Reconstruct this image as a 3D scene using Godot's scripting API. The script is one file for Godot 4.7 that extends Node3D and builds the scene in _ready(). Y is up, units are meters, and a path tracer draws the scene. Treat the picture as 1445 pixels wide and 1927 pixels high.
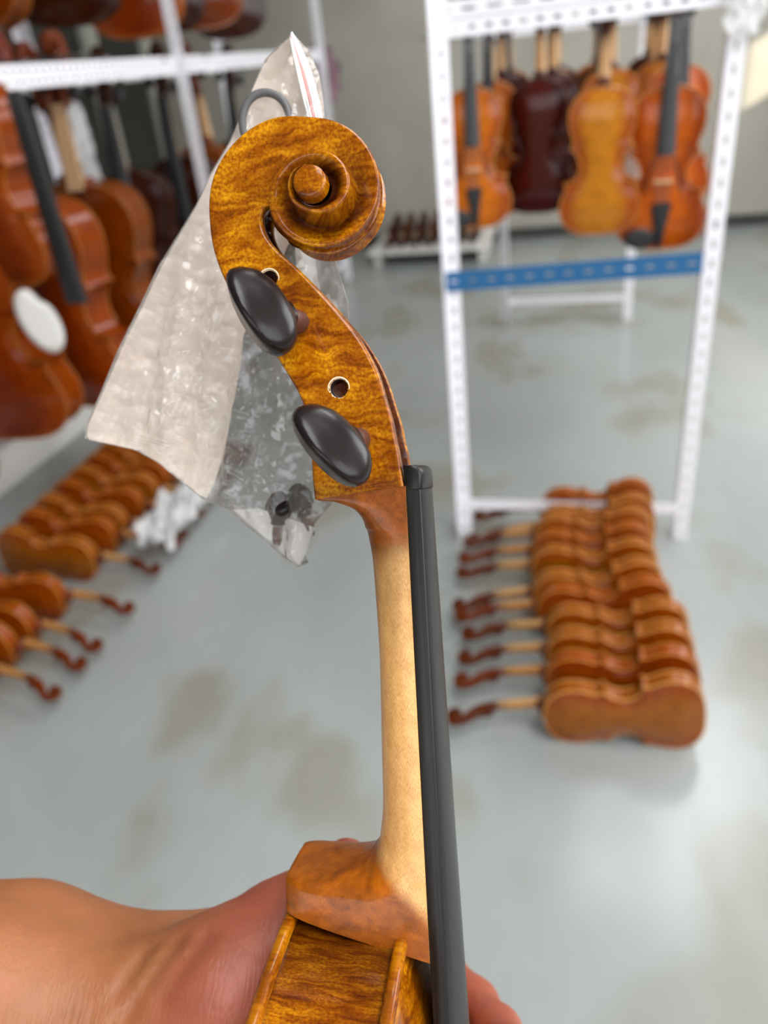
extends Node3D
# A workshop with racks of stringed instruments; an unfinished violin is held up close to the camera.
# Room axes: x to the right, y up, z towards the viewer; metres.  The held violin is built in millimetres
# in its own frame: fx from its back to its front, fy along the neck towards the scroll, fz towards the viewer.

const EYE := Vector3(0, 1.43, 0)
var M := {}
var used := {}
var fg := Transform3D()          # frame of the held violin: x across (away from the viewer), y up the neck, z out of its front
var rng := RandomNumberGenerator.new()

# ---------------------------------------------------------------- mesh helpers
class Mb:
	var v := PackedVector3Array()
	var t := PackedVector2Array()
	var c := PackedColorArray()
	var g := PackedInt32Array()
	func tri(a: Vector3, b: Vector3, d: Vector3, ca := Color.WHITE, cb := Color.WHITE, cd := Color.WHITE, ta := Vector2.ZERO, tb := Vector2.ZERO, td := Vector2.ZERO, group := 0) -> void:
		if (b - a).cross(d - a).length_squared() < 1e-22:
			return
		v.append(a); v.append(b); v.append(d)
		c.append(ca); c.append(cb); c.append(cd)
		t.append(ta); t.append(tb); t.append(td)
		g.append(group)
	func quad(a: Vector3, b: Vector3, d: Vector3, e: Vector3, col := Color.WHITE, group := -1) -> void:
		tri(a, b, d, col, col, col, Vector2.ZERO, Vector2(1, 0), Vector2(1, 1), group)
		tri(a, d, e, col, col, col, Vector2.ZERO, Vector2(1, 1), Vector2(0, 1), group)
	# rows of points; cols: one Color, or rows of colours; uvs: null or rows of Vector2
	func grid(rows: Array, cols, uvs, wrap := false, group := 0, skip = null) -> void:
		for i in rows.size() - 1:
			var a: PackedVector3Array = rows[i]
			var b: PackedVector3Array = rows[i + 1]
			var n := a.size()
			for j in (n if wrap else n - 1):
				var k := (j + 1) % n
				if skip != null and skip.call((a[j] + a[k] + b[j] + b[k]) * 0.25):
					continue
				var c0: Color; var c1: Color; var c2: Color; var c3: Color
				if cols is Color:
					c0 = cols; c1 = cols; c2 = cols; c3 = cols
				else:
					c0 = cols[i][j]; c1 = cols[i][k]; c2 = cols[i + 1][k]; c3 = cols[i + 1][j]
				var t0 := Vector2(j, i); var t1 := Vector2(j + 1, i); var t2 := Vector2(j + 1, i + 1); var t3 := Vector2(j, i + 1)
				if uvs != null:
					t0 = uvs[i][j]; t1 = uvs[i][k]; t2 = uvs[i + 1][k]; t3 = uvs[i + 1][j]
				tri(a[j], a[k], b[k], c0, c1, c2, t0, t1, t2, group)
				tri(a[j], b[k], b[j], c0, c2, c3, t0, t2, t3, group)
	func fan(ring: PackedVector3Array, col: Color, group := -1, uvscale := 1.0) -> void:
		var m := Vector3.ZERO
		for p in ring:
			m += p
		m /= ring.size()
		for j in ring.size():
			var a := ring[j]
			var b := ring[(j + 1) % ring.size()]
			tri(m, a, b, col, col, col, Vector2.ZERO, Vector2(a.x, a.y) * uvscale, Vector2(b.x, b.y) * uvscale, group)
	func box(p: Vector3, s: Vector3, col := Color.WHITE) -> void:
		var h := s * 0.5
		for ax in 3:
			var u := (ax + 1) % 3
			var w := (ax + 2) % 3
			for sg in [-1.0, 1.0]:
				var q := []
				for k in [[-1, -1], [1, -1], [1, 1], [-1, 1]]:
					var o := Vector3.ZERO
					o[ax] = sg * h[ax]
					o[u] = k[0] * h[u]
					o[w] = k[1] * h[w]
					q.append(p + o)
				if sg < 0:
					q.reverse()
				quad(q[0], q[1], q[2], q[3], col, -1)
	func xform(x: Transform3D) -> void:
		for i in v.size():
			v[i] = x * v[i]
	func volume() -> float:
		var m := Vector3.ZERO
		for p in v:
			m += p
		m /= maxf(1, v.size())
		var s := 0.0
		for i in range(0, v.size(), 3):
			s += (v[i] - m).dot((v[i + 1] - m).cross(v[i + 2] - m))
		return s
	func commit() -> ArrayMesh:
		var flip := volume() > 0.0
		var st := SurfaceTool.new()
		st.begin(Mesh.PRIMITIVE_TRIANGLES)
		for i in range(0, v.size(), 3):
			for k in ([0, 2, 1] if flip else [0, 1, 2]):
				st.set_smooth_group(g[i / 3] if g[i / 3] >= 0 else 0xFFFFFFFF)
				st.set_color(c[i + k])
				st.set_uv(t[i + k])
				st.add_vertex(v[i + k])
		st.generate_normals()
		return st.commit()

func numbered(called: String) -> String:
	var n: int = used.get(called, 0)
	used[called] = n + 1
	return called if n == 0 else "%s_%03d" % [called, n]

func put(called: String, mb: Mb, mat: Material, parent: Node = self) -> MeshInstance3D:
	return put_mesh(called, mb.commit(), mat, parent)

func put_mesh(called: String, mesh: Mesh, mat: Material, parent: Node = self) -> MeshInstance3D:
	var o := MeshInstance3D.new()
	o.name = numbered(called) if parent == self else called
	o.mesh = mesh
	o.material_override = mat
	parent.add_child(o, true)
	return o

func tag(o: Node3D, label: String, category: String, group := "", kind := "") -> Node3D:
	if kind != "":
		o.set_meta("kind", kind)
	if label != "":
		o.set_meta("label", label)
	if category != "":
		o.set_meta("category", category)
	if group != "":
		o.set_meta("group", group)
	elif o.has_meta("group"):
		o.remove_meta("group")
	return o

func thing(called: String, label: String, category: String, at := Vector3.ZERO, group := "") -> Node3D:
	var o := Node3D.new()
	o.name = numbered(called)
	o.position = at
	add_child(o)
	tag(o, label, category, group)
	return o

func structure(called: String, mb: Mb, mat: Material) -> MeshInstance3D:
	var o := put(called, mb, mat)
	o.set_meta("kind", "structure")
	return o

func lin(r: float, g: float, b: float) -> Color:
	return Color(r / 255.0, g / 255.0, b / 255.0).srgb_to_linear()

func srgb(r: float, g: float, b: float, a := 1.0) -> Color:
	return Color(r / 255.0, g / 255.0, b / 255.0, a)

func catmull(p: Array, n: int) -> Array:      # n points per span through a list of Vector2
	var out := []
	for i in p.size() - 1:
		var a: Vector2 = p[maxi(i - 1, 0)]
		var b: Vector2 = p[i]
		var c: Vector2 = p[i + 1]
		var d: Vector2 = p[mini(i + 2, p.size() - 1)]
		for k in n:
			out.append(b.cubic_interpolate(c, a, d, float(k) / n))
	out.append(p[-1])
	return out

func even(p: Array, n: int) -> Array:         # n points evenly along a polyline
	var at := [0.0]
	for i in range(1, p.size()):
		at.append(at[i - 1] + p[i].distance_to(p[i - 1]))
	var out := []
	var j := 0
	for k in n:
		var s: float = at[-1] * k / (n - 1)
		while j < p.size() - 2 and at[j + 1] < s:
			j += 1
		out.append(p[j].lerp(p[j + 1], clampf((s - at[j]) / maxf(at[j + 1] - at[j], 1e-9), 0, 1)))
	return out

func lerp_table(x: float, xs: Array, ys: Array) -> float:
	if x <= xs[0]:
		return ys[0]
	for i in range(1, xs.size()):
		if x <= xs[i]:
			return lerpf(ys[i - 1], ys[i], (x - xs[i - 1]) / (xs[i] - xs[i - 1]))
	return ys[-1]

func pts(s: String) -> Array:                 # "x,y; x,y" to Vector2s
	var out := []
	for q in s.split(";"):
		var k := q.strip_edges().split(",")
		out.append(Vector2(float(k[0]), float(k[1])))
	return out

# ---------------------------------------------------------------- textures and materials
func noise_bytes(sd: int, freq: float, w: int, h: int, octaves := 4, kind := FastNoiseLite.TYPE_SIMPLEX_SMOOTH) -> PackedByteArray:
	var n := FastNoiseLite.new()
	n.seed = sd
	n.frequency = freq
	n.noise_type = kind
	n.fractal_octaves = octaves
	return n.get_seamless_image(w, h).get_data()

func stretched(b: PackedByteArray, w: int, h: int, sx: int, sy: int, x: int, y: int) -> float:
	return b[((y * sy) % h) * w + (x * sx) % w] / 255.0

func wood_texture(n: int, sd: int, dark: Color, mid: Color, light: Color, flame: float, speck: float, line: float) -> ImageTexture:
	var a := noise_bytes(sd, 0.004, n, n, 3)
	var b := noise_bytes(sd + 1, 0.05, n, n, 3)
	var d := noise_bytes(sd + 2, 0.012, n, n, 4)
	var im := Image.create(n, n, false, Image.FORMAT_RGB8)
	for y in n:
		for x in n:
			var wob := int(18.0 * (a[y * n + x] / 255.0 - 0.5) * 4.0)
			var st := stretched(d, n, n, 1, 2, (x / 4) % n, (y + wob + n) % n)      # flame: bands across the grain
			var fine := stretched(b, n, n, 1, 3, (x / 3) % n, y)
			var ln := stretched(b, n, n, 3, 1, x, (y / 6) % n)
			var sp := b[y * n + x] / 255.0
			var bl := a[((y + 300) % n) * n + x] / 255.0
			var k := 0.56 + flame * (st - 0.5) * 1.8 + speck * (sp - 0.5) * (0.4 + 1.6 * bl) + line * (fine + ln - 1.0) + (bl - 0.5) * 0.5
			k = clampf(k, 0.0, 1.0)
			im.set_pixel(x, y, dark.lerp(mid, k * 2.0) if k < 0.5 else mid.lerp(light, k * 2.0 - 1.0))
	return ImageTexture.create_from_image(im)

func normal_texture(sd: int, freq: float, n: int, strength: float, octaves := 4, kind := FastNoiseLite.TYPE_SIMPLEX_SMOOTH) -> ImageTexture:
	var f := FastNoiseLite.new()
	f.seed = sd
	f.frequency = freq
	f.noise_type = kind
	f.fractal_octaves = octaves
	var im := f.get_seamless_image(n, n)
	im.convert(Image.FORMAT_RGBA8)
	im.bump_map_to_normal_map(strength)
	return ImageTexture.create_from_image(im)

func mat(color: Color, rough: float, tex: Texture2D = null, vertex := false) -> StandardMaterial3D:
	var m := StandardMaterial3D.new()
	m.albedo_color = color
	m.roughness = rough
	if tex:
		m.albedo_texture = tex
	m.vertex_color_use_as_albedo = vertex
	return m

func materials() -> void:
	# maple under amber varnish (held violin), in colour
	var maple := wood_texture(1024, 11, srgb(78, 26, 0), srgb(148, 81, 2), srgb(214, 147, 14), 0.36, 0.36, 0.12)
	var m := mat(Color.WHITE, 0.35, maple, true)
	m.metallic_specular = 0.2
	m.uv1_scale = Vector3(1.0, 1.0, 1)
	m.clearcoat_enabled = true
	m.clearcoat = 0.6
	m.clearcoat_roughness = 0.1
	m.normal_enabled = true
	m.normal_texture = normal_texture(5, 0.03, 512, 2.0)
	m.normal_scale = 0.12
	M.varnish = m
	# bare maple with short flecks
	var n := 1024
	var fl := noise_bytes(31, 0.045, n, n, 2)
	var big := noise_bytes(32, 0.005, n, n, 3)
	var im := Image.create(n, n, false, Image.FORMAT_RGB8)
	for y in n:
		for x in n:
			var f := fl[((y + x / 3) / 2 % n) * n + (x * 3) % n] / 255.0
			var k := 1.0 - 0.42 * smoothstep(0.42, 0.78, f) - 0.3 * (big[y * n + x] / 255.0 - 0.4)
			im.set_pixel(x, y, srgb(182, 128, 78).lerp(srgb(255, 236, 205), clampf(k, 0, 1)))
	m = mat(Color.WHITE, 0.42, ImageTexture.create_from_image(im), true)
	m.clearcoat_enabled = true
	m.clearcoat = 0.35
	m.metallic_specular = 0.35
	m.uv1_scale = Vector3(2.0, 1.7, 1)
	m.clearcoat_roughness = 0.18
	M.bare = m
	# ebony
	var eb := noise_bytes(41, 0.03, 512, 512, 3)
	im = Image.create(512, 512, false, Image.FORMAT_RGB8)
	for y in 512:
		for x in 512:
			var f := eb[(y / 16 % 512) * 512 + (x * 4) % 512] / 255.0
			im.set_pixel(x, y, srgb(18, 17, 16).lerp(srgb(40, 38, 36), clampf(f * 1.2 - 0.2, 0, 1)))
	m = mat(Color.WHITE, 0.36, ImageTexture.create_from_image(im), true)
	m.metallic_specular = 0.4
	M.ebony = m
	m = mat(Color.WHITE, 0.26, null, true)
	m.metallic_specular = 0.38
	m.normal_enabled = true
	m.normal_texture = normal_texture(8, 0.02, 256, 2.0)
	m.normal_scale = 0.08
	M.peg = m
	M.plain = mat(Color.WHITE, 0.5, null, true)
	# background instruments: grey grain under vertex colours, glossy
	var grain := wood_texture(512, 71, srgb(204, 199, 194), srgb(232, 229, 226), srgb(255, 255, 255), 0.6, 0.3, 0.25)
	m = mat(Color.WHITE, 0.35, grain, true)
	m.metallic_specular = 0.25
	m.uv1_scale = Vector3(3, 3, 1)
	m.clearcoat_enabled = true
	m.clearcoat = 0.45
	m.clearcoat_roughness = 0.12
	M.wood = m
	m = mat(Color.WHITE, 0.55, grain, true)
	m.uv1_scale = Vector3(4, 4, 1)
	M.neck = m
	m = mat(srgb(40, 40, 42), 0.4)
	M.black = m
	M.steel = mat(srgb(170, 170, 172), 0.3)
	M.steel.metallic = 0.9
	M.white_steel = mat(srgb(246, 244, 250), 0.45)
	M.blue_steel = mat(srgb(28, 98, 150), 0.5)
	M.white_board = mat(srgb(235, 232, 226), 0.6)
	M.bridge = mat(srgb(222, 186, 140), 0.6)
	# floor paint with scuffs and stains over its whole area
	n = 1024
	var f1 := noise_bytes(51, 0.012, n, n, 4)
	var f2 := noise_bytes(52, 0.006, n, n, 3)
	var f3 := noise_bytes(53, 0.09, n, n, 2)
	im = Image.create(n, n, false, Image.FORMAT_RGB8)
	var rim := Image.create(n, n, false, Image.FORMAT_RGB8)
	for y in n:
		for x in n:
			var i := y * n + x
			var st := smoothstep(0.54, 0.80, f1[i] / 255.0) * 0.6
			var k := (f2[i] / 255.0 - 0.5) * 0.5 + (f3[i] / 255.0 - 0.5) * 0.08
			var col := srgb(158, 163, 160).lerp(srgb(136, 130, 114), st)
			col = col * (1.0 + k * 0.24)
			im.set_pixel(x, y, col)
			var r := 0.19 + 0.14 * st + k * 0.1
			rim.set_pixel(x, y, Color(r, r, r))
	m = mat(Color.WHITE, 1.0, ImageTexture.create_from_image(im))
	m.roughness_texture = ImageTexture.create_from_image(rim)
	M.floor = m
	# painted wall
	var wn := noise_bytes(61, 0.008, 512, 512, 4)
	im = Image.create(512, 512, false, Image.FORMAT_RGB8)
	for y in 512:
		for x in 512:
			im.set_pixel(x, y, srgb(164, 160, 148).lerp(srgb(184, 181, 170), wn[y * 512 + x] / 255.0))
	m = mat(Color.WHITE, 0.8, ImageTexture.create_from_image(im))
	m.uv1_triplanar = true
	m.uv1_world_triplanar = true
	m.uv1_scale = Vector3(0.3, 0.3, 0.3)
	M.wall = m
	M.dark_panel = mat(srgb(58, 60, 56), 0.5)
	M.pillar = mat(srgb(200, 200, 188), 0.7)
	M.ceiling = mat(srgb(100, 100, 96), 0.85)
	M.frame = mat(srgb(225, 225, 225), 0.5)
	m = mat(Color(1, 1, 1, 0.06), 0.02)
	m.transparency = BaseMaterial3D.TRANSPARENCY_ALPHA
	M.pane = m
	# plastic film
	var crump := normal_texture(91, 0.011, 1024, 18.0, 2, FastNoiseLite.TYPE_CELLULAR)
	m = mat(Color(0.24, 0.23, 0.22, 0.42), 0.15)
	m.transparency = BaseMaterial3D.TRANSPARENCY_ALPHA
	m.cull_mode = BaseMaterial3D.CULL_DISABLED
	m.normal_enabled = true
	m.normal_texture = crump
	m.normal_scale = 0.9
	M.film = m
	m = m.duplicate()
	m.albedo_color = Color(0.8, 0.78, 0.76, 0.14)
	M.clear_film = m
	m = mat(Color(0.97, 0.90, 0.84, 0.8), 0.4)
	m.transparency = BaseMaterial3D.TRANSPARENCY_ALPHA
	m.cull_mode = BaseMaterial3D.CULL_DISABLED
	m.backlight_enabled = true
	m.backlight = Color(0.5, 0.5, 0.5)
	m.normal_enabled = true
	m.normal_texture = crump
	m.normal_scale = 0.9
	M.liner = m
	m = m.duplicate()
	m.albedo_color = Color(0.97, 0.96, 0.95, 0.8)
	M.milky = m  # doubled film of the lower flap; also paints sun on the bag side
	m = mat(Color(0.93, 0.93, 0.93, 0.8), 0.3)
	m.transparency = BaseMaterial3D.TRANSPARENCY_ALPHA
	m.cull_mode = BaseMaterial3D.CULL_DISABLED
	m.backlight_enabled = true
	m.backlight = Color(0.5, 0.5, 0.5)
	M.white_film = m
	m = m.duplicate()
	m.albedo_color = srgb(150, 90, 120, 0.7)
	M.purple_film = m
	# skin
	m = mat(Color.WHITE, 0.5, null, true)
	m.subsurf_scatter_enabled = true
	m.subsurf_scatter_strength = 0.12
	m.normal_enabled = true
	m.normal_texture = normal_texture(101, 0.05, 512, 3.0)
	m.normal_scale = 0.5
	m.uv1_scale = Vector3(1, 1, 1)
	M.skin = m

# ---------------------------------------------------------------- camera, sky, sun, window light
func camera_and_light() -> void:
	var th := deg_to_rad(15.5)
	var p := deg_to_rad(30.5)
	var r := deg_to_rad(6.6)
	var right0 := Vector3(1, 0, 0)
	var up0 := Vector3(0, cos(p), -sin(p))
	var back := Vector3(0, sin(p), cos(p))
	var up := up0 * cos(r) + right0 * sin(r)
	var right := right0 * cos(r) - up0 * sin(r)
	var turn := Basis(Vector3.UP, th)
	var cam := Camera3D.new()
	cam.name = "camera"
	cam.transform = Transform3D(turn * Basis(right, up, back), EYE)
	cam.fov = 2.0 * rad_to_deg(atan(963.5 / 1440.0))
	var att := CameraAttributesPhysical.new()
	att.frustum_focal_length = 12.0 / (963.5 / 1440.0)
	att.frustum_near = 0.02
	att.frustum_far = 60.0
	att.frustum_focus_distance = 0.213
	att.exposure_aperture = 6.0
	cam.attributes = att
	add_child(cam)
	# frame of the held violin, 0.22 m before the lens, nearly parallel to the picture
	var t := deg_to_rad(-2.5)
	var ps := deg_to_rad(9.5)
	var ro := deg_to_rad(3.25)
	var mm := Basis(Vector3(0, 0, 1), ro) * Basis(Vector3(1, 0, 0), -t)
	var ex := mm * Vector3(cos(ps), 0, sin(ps))
	var ey := mm * Vector3(0, 1, 0)
	var ez := mm * Vector3(-sin(ps), 0, cos(ps))
	fg = cam.transform * Transform3D(Basis(-ez, ey, ex), Vector3(7.8, 11.1, -225.8) * 0.001)

	var env := Environment.new()
	env.tonemap_mode = Environment.TONE_MAPPER_LINEAR
	env.tonemap_exposure = 1.06
	env.background_mode = Environment.BG_SKY
	var sky := Sky.new()
	var sm := ProceduralSkyMaterial.new()
	sm.sky_top_color = srgb(150, 185, 225)
	sm.sky_horizon_color = srgb(225, 230, 235)
	sm.ground_bottom_color = srgb(120, 118, 112)
	sm.ground_horizon_color = srgb(200, 200, 195)
	sky.sky_material = sm
	env.sky = sky
	env.background_energy_multiplier = 0.8
	env.sdfgi_enabled = true
	env.ssao_enabled = true
	env.ssil_enabled = true
	var we := WorldEnvironment.new()
	we.name = "surroundings"
	we.environment = env
	add_child(we)

	var sun := DirectionalLight3D.new()
	sun.name = "sun"
	sun.light_color = Color(1.0, 0.95, 0.86)
	sun.light_energy = 6.0
	sun.light_angular_distance = 1.5
	sun.shadow_enabled = true
	sun.basis = Basis.looking_at(Vector3(-2.3, -1.2, -0.9).normalized())
	add_child(sun)
	# daylight through each window opening, set just inside the pane and facing into the room
	window_light("daylight_near", Vector3(2.42, 1.95, 0.9), Vector3(-1, -0.2, 0), Vector2(3.4, 2.0), 9.0)
	window_light("daylight_middle", Vector3(2.42, 1.95, -3.4), Vector3(-1, -0.2, 0), Vector2(2.6, 2.0), 8.0)
	window_light("daylight_back", Vector3(-0.6, 2.15, 4.12), Vector3(0, -0.15, -1), Vector2(4.4, 2.1), 6.5)
	# two ceiling light panels over the aisle, beyond the top of the picture
	window_light("panel_light_near", Vector3(0.9, 3.9, -0.3), Vector3(0, -1, 0), Vector2(1.5, 3.0), 8.5)
	window_light("panel_light_far", Vector3(0.9, 3.9, -4.6), Vector3(0, -1, 0), Vector2(1.5, 2.4), 5.5)

func window_light(called: String, at: Vector3, to: Vector3, size: Vector2, energy: float) -> void:
	var l := AreaLight3D.new()
	l.name = called
	l.area_size = size
	l.area_normalize_energy = true
	l.light_energy = energy
	l.light_color = Color(0.985, 0.99, 1.0)
	l.shadow_enabled = true
	l.set("area_range", 20.0)
	l.transform = Transform3D(Basis.looking_at(to.normalized(), Vector3.BACK if absf(to.y) > 0.9 else Vector3.UP), at)
	add_child(l)

# ---------------------------------------------------------------- room
func slab(called: String, a: Vector3, b: Vector3, m: Material) -> void:
	var mb := Mb.new()
	mb.box((a + b) * 0.5, (b - a).abs())
	structure(called, mb, m)

func wall_with_openings(called: String, along: int, at: float, thick: float, from: float, to: float, high: float, holes: Array, m: Material) -> void:
	# holes: [from, to, sill, head], in order
	var mb := Mb.new()
	var add := func(p: float, q: float, y0: float, y1: float) -> void:
		if q - p < 0.001 or y1 - y0 < 0.001:
			return
		var c := Vector3(at, (y0 + y1) * 0.5, (p + q) * 0.5) if along == 2 else Vector3((p + q) * 0.5, (y0 + y1) * 0.5, at)
		var s := Vector3(thick, y1 - y0, q - p) if along == 2 else Vector3(q - p, y1 - y0, thick)
		mb.box(c, s)
	var x := from
	for h in holes:
		add.call(x, h[0], 0.0, high)
		add.call(h[0], h[1], 0.0, h[2])
		add.call(h[0], h[1], h[3], high)
		x = h[1]
	add.call(x, to, 0.0, high)
	structure(called, mb, m)

func window_unit(n: int, along: int, at: float, h: Array) -> void:
	var o := Node3D.new()
	o.name = "window_%d" % n
	o.set_meta("kind", "structure")
	add_child(o)
	var w: float = h[1] - h[0]
	var hh: float = h[3] - h[2]
	var mid := Vector3(at, (h[2] + h[3]) * 0.5, (h[0] + h[1]) * 0.5) if along == 2 else Vector3((h[0] + h[1]) * 0.5, (h[2] + h[3]) * 0.5, at)
	o.position = mid
	var flat := func(mb: Mb, u: float, v: float, su: float, sv: float, t: float) -> void:
		mb.box(Vector3(0, v, u) if along == 2 else Vector3(u, v, 0), Vector3(t, sv, su) if along == 2 else Vector3(su, sv, t))
	var fr := Mb.new()
	flat.call(fr, 0.0, hh / 2 - 0.03, w, 0.06, 0.06)
	flat.call(fr, 0.0, -hh / 2 + 0.03, w, 0.06, 0.06)
	var bays := 3 if w > 1.0 else 1
	for k in bays + 1:
		flat.call(fr, -w / 2 + 0.025 + (w - 0.05) * k / bays, 0.0, 0.05 if w > 1.0 else 0.02, hh - 0.12, 0.055)
	put("frame", fr, M.frame, o)
	for k in bays:
		var pn := Mb.new()
		flat.call(pn, -w / 2 + 0.025 + (w - 0.05) * (k + 0.5) / bays, 0.0, (w - 0.05) / bays - 0.05, hh - 0.12, 0.006)
		put("pane", pn, M.pane, o)

func room() -> void:
	var fl := Mb.new()
	fl.box(Vector3(0, -0.1, -1.4), Vector3(7.4, 0.2, 11.6))
	for i in fl.v.size():
		fl.t[i] = Vector2((fl.v[i].x + 3.7) / 7.4, (fl.v[i].z + 7.2) / 11.6 * 1.0)
	structure("floor", fl, M.floor)
	slab("ceiling", Vector3(-3.7, 4.0, -7.2), Vector3(3.7, 4.2, 4.4), M.ceiling)
	slab("wall_back", Vector3(-3.7, 0, -7.1), Vector3(3.7, 4.0, -6.86), M.wall)
	slab("baseboard_back", Vector3(-2.6, 0, -6.86), Vector3(3.5, 0.09, -6.845), M.dark_panel)
	wall_with_openings("wall_right", 2, 2.6, 0.2, -6.86, 4.2, 4.0, [[-6.70, -6.27, 1.48, 2.05], [-4.7, -2.1, 1.0, 3.1], [-0.8, 2.6, 1.0, 3.1]], M.wall)
	window_unit(1, 2, 2.6, [-6.70, -6.27, 1.48, 2.05])
	window_unit(2, 2, 2.6, [-4.7, -2.1, 1.0, 3.1])
	window_unit(3, 2, 2.6, [-0.8, 2.6, 1.0, 3.1])
	wall_with_openings("wall_front", 0, 4.3, 0.2, -3.7, 3.7, 4.0, [[-2.8, 1.6, 1.1, 3.2]], M.wall)
	window_unit(4, 0, 4.3, [-2.8, 1.6, 1.1, 3.2])
	slab("sun_block_wall", Vector3(5.6, 0, -4.4), Vector3(5.8, 6.5, 4.2), M.wall)  # unseen wall added outside to keep direct sun out of the larger right-hand windows
	slab("ground", Vector3(3.72, -0.2, -12), Vector3(16, -0.01, 8), M.pillar)
	slab("wall_left", Vector3(-3.7, 0, -6.86), Vector3(-3.4, 4.0, 4.2), M.wall)
	# dark shutter panels and pale piers along the left wall
	var piers := [-6.55, -5.72, -4.35, -2.6, -0.8, 1.2]
	for i in piers.size():
		slab("trim_%d" % (i + 1), Vector3(-3.4, 0, piers[i] - 0.09), Vector3(-3.3, 4.0, piers[i] + 0.09), M.pillar)
	for i in piers.size() - 1:
		slab("door_%d" % (i + 1), Vector3(-3.4, 0.0, piers[i] + 0.1), Vector3(-3.34, 3.6, piers[i + 1] - 0.1), M.dark_panel)

# ---------------------------------------------------------------- slotted steel racks
func slotted(len: float, leg_a: float, leg_b: float, pitch: float, slot_l: float, slot_w: float) -> ArrayMesh:
	# an angle bar along +y from 0 to len; one leg lies along +x, the other along +z; every slot is a hole right through
	var mb := Mb.new()
	var t := 0.0022
	for leg in 2:
		var w: float = leg_a if leg == 0 else leg_b
		var P := func(a: float, y: float, d: float) -> Vector3:
			return Vector3(a, y, d) if leg == 0 else Vector3(d, y, a)
		var n := int(len / pitch)
		var a0 := w * 0.5 - slot_w * 0.5
		var a1 := w * 0.5 + slot_w * 0.5
		for i in n:
			var y0 := len * i / n
			var y1 := len * (i + 1) / n
			var s0 := (y0 + y1 - slot_l) * 0.5
			var s1 := (y0 + y1 + slot_l) * 0.5
			for d in [0.0, t]:
				for q in [[0.0, a0, y0, y1], [a1, w, y0, y1], [a0, a1, y0, s0], [a0, a1, s1, y1]]:
					var e := [P.call(q[0], q[2], d), P.call(q[1], q[2], d), P.call(q[1], q[3], d), P.call(q[0], q[3], d)]
					if (d > 0.0) == (leg == 0):
						e.reverse()
					mb.quad(e[0], e[1], e[2], e[3])
			for q in [[a0, s0, a1, s0], [a1, s0, a1, s1], [a1, s1, a0, s1], [a0, s1, a0, s0]]:
				mb.quad(P.call(q[0], q[1], 0.0), P.call(q[2], q[3], 0.0), P.call(q[2], q[3], t), P.call(q[0], q[1], t))
		mb.quad(P.call(w, 0.0, 0.0), P.call(w, 0.0, t), P.call(w, len, t), P.call(w, len, 0.0))
	return mb.commit()

func member(rack: Node3D, called: String, mesh: Mesh, at: Vector3, along: Vector3, xleg: Vector3, m: Material) -> MeshInstance3D:
	var o := put_mesh(called, mesh, m, rack)
	o.transform = Transform3D(Basis(xleg, along, xleg.cross(along)), at)
	return o

func rod(parent: Node, called: String, a: Vector3, b: Vector3, r: float, m: Material, n := 10) -> MeshInstance3D:
	var mb := Mb.new()
	tube(mb, [a, b], [r, r], n, Color.WHITE)
	return put(called, mb, m, parent)

func tube(mb: Mb, path: Array, radii: Array, n: int, col: Color, caps := true) -> void:
	var rows := []
	var side := Vector3.ZERO
	for i in path.size():
		var d: Vector3 = (path[mini(i + 1, path.size() - 1)] - path[maxi(i - 1, 0)]).normalized()
		if side == Vector3.ZERO:
			side = d.cross(Vector3.UP if absf(d.y) < 0.9 else Vector3.RIGHT).normalized()
		side = (side - d * side.dot(d)).normalized()
		var up := d.cross(side)
		var row := PackedVector3Array()
		for k in n:
			var a := TAU * k / n
			row.append(path[i] + (side * cos(a) + up * sin(a)) * radii[i])
		rows.append(row)
	mb.grid(rows, col, null, true, 0)
	if caps:
		mb.fan(rows[0], col)
		mb.fan(rows[-1], col)

func ceiling_panels() -> void:
	var glow := mat(srgb(240, 240, 240), 0.5)
	glow.emission_enabled = true
	glow.emission = Color(1, 1, 1)
	glow.emission_energy_multiplier = 1.5
	for q in [[-0.3, 3.0, "nearer"], [-4.6, 2.4, "farther"]]:
		var o := thing("ceiling_light", "flat white ceiling light panel over the aisle, the %s one" % q[2], "light", Vector3(0.9, 4.0, q[0]))
		var mb := Mb.new()
		for e in [[Vector3(0, -0.035, q[1] / 2 + 0.03), Vector3(1.62, 0.07, 0.06)], [Vector3(0, -0.035, -q[1] / 2 - 0.03), Vector3(1.62, 0.07, 0.06)], [Vector3(0.78, -0.035, 0), Vector3(0.06, 0.07, q[1])], [Vector3(-0.78, -0.035, 0), Vector3(0.06, 0.07, q[1])]]:
			mb.box(e[0], e[1])
		put("frame", mb, M.frame, o)
		mb = Mb.new()
		mb.box(Vector3(0, -0.03, 0), Vector3(1.5, 0.04, q[1]))
		put("diffuser", mb, glow, o)

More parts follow.
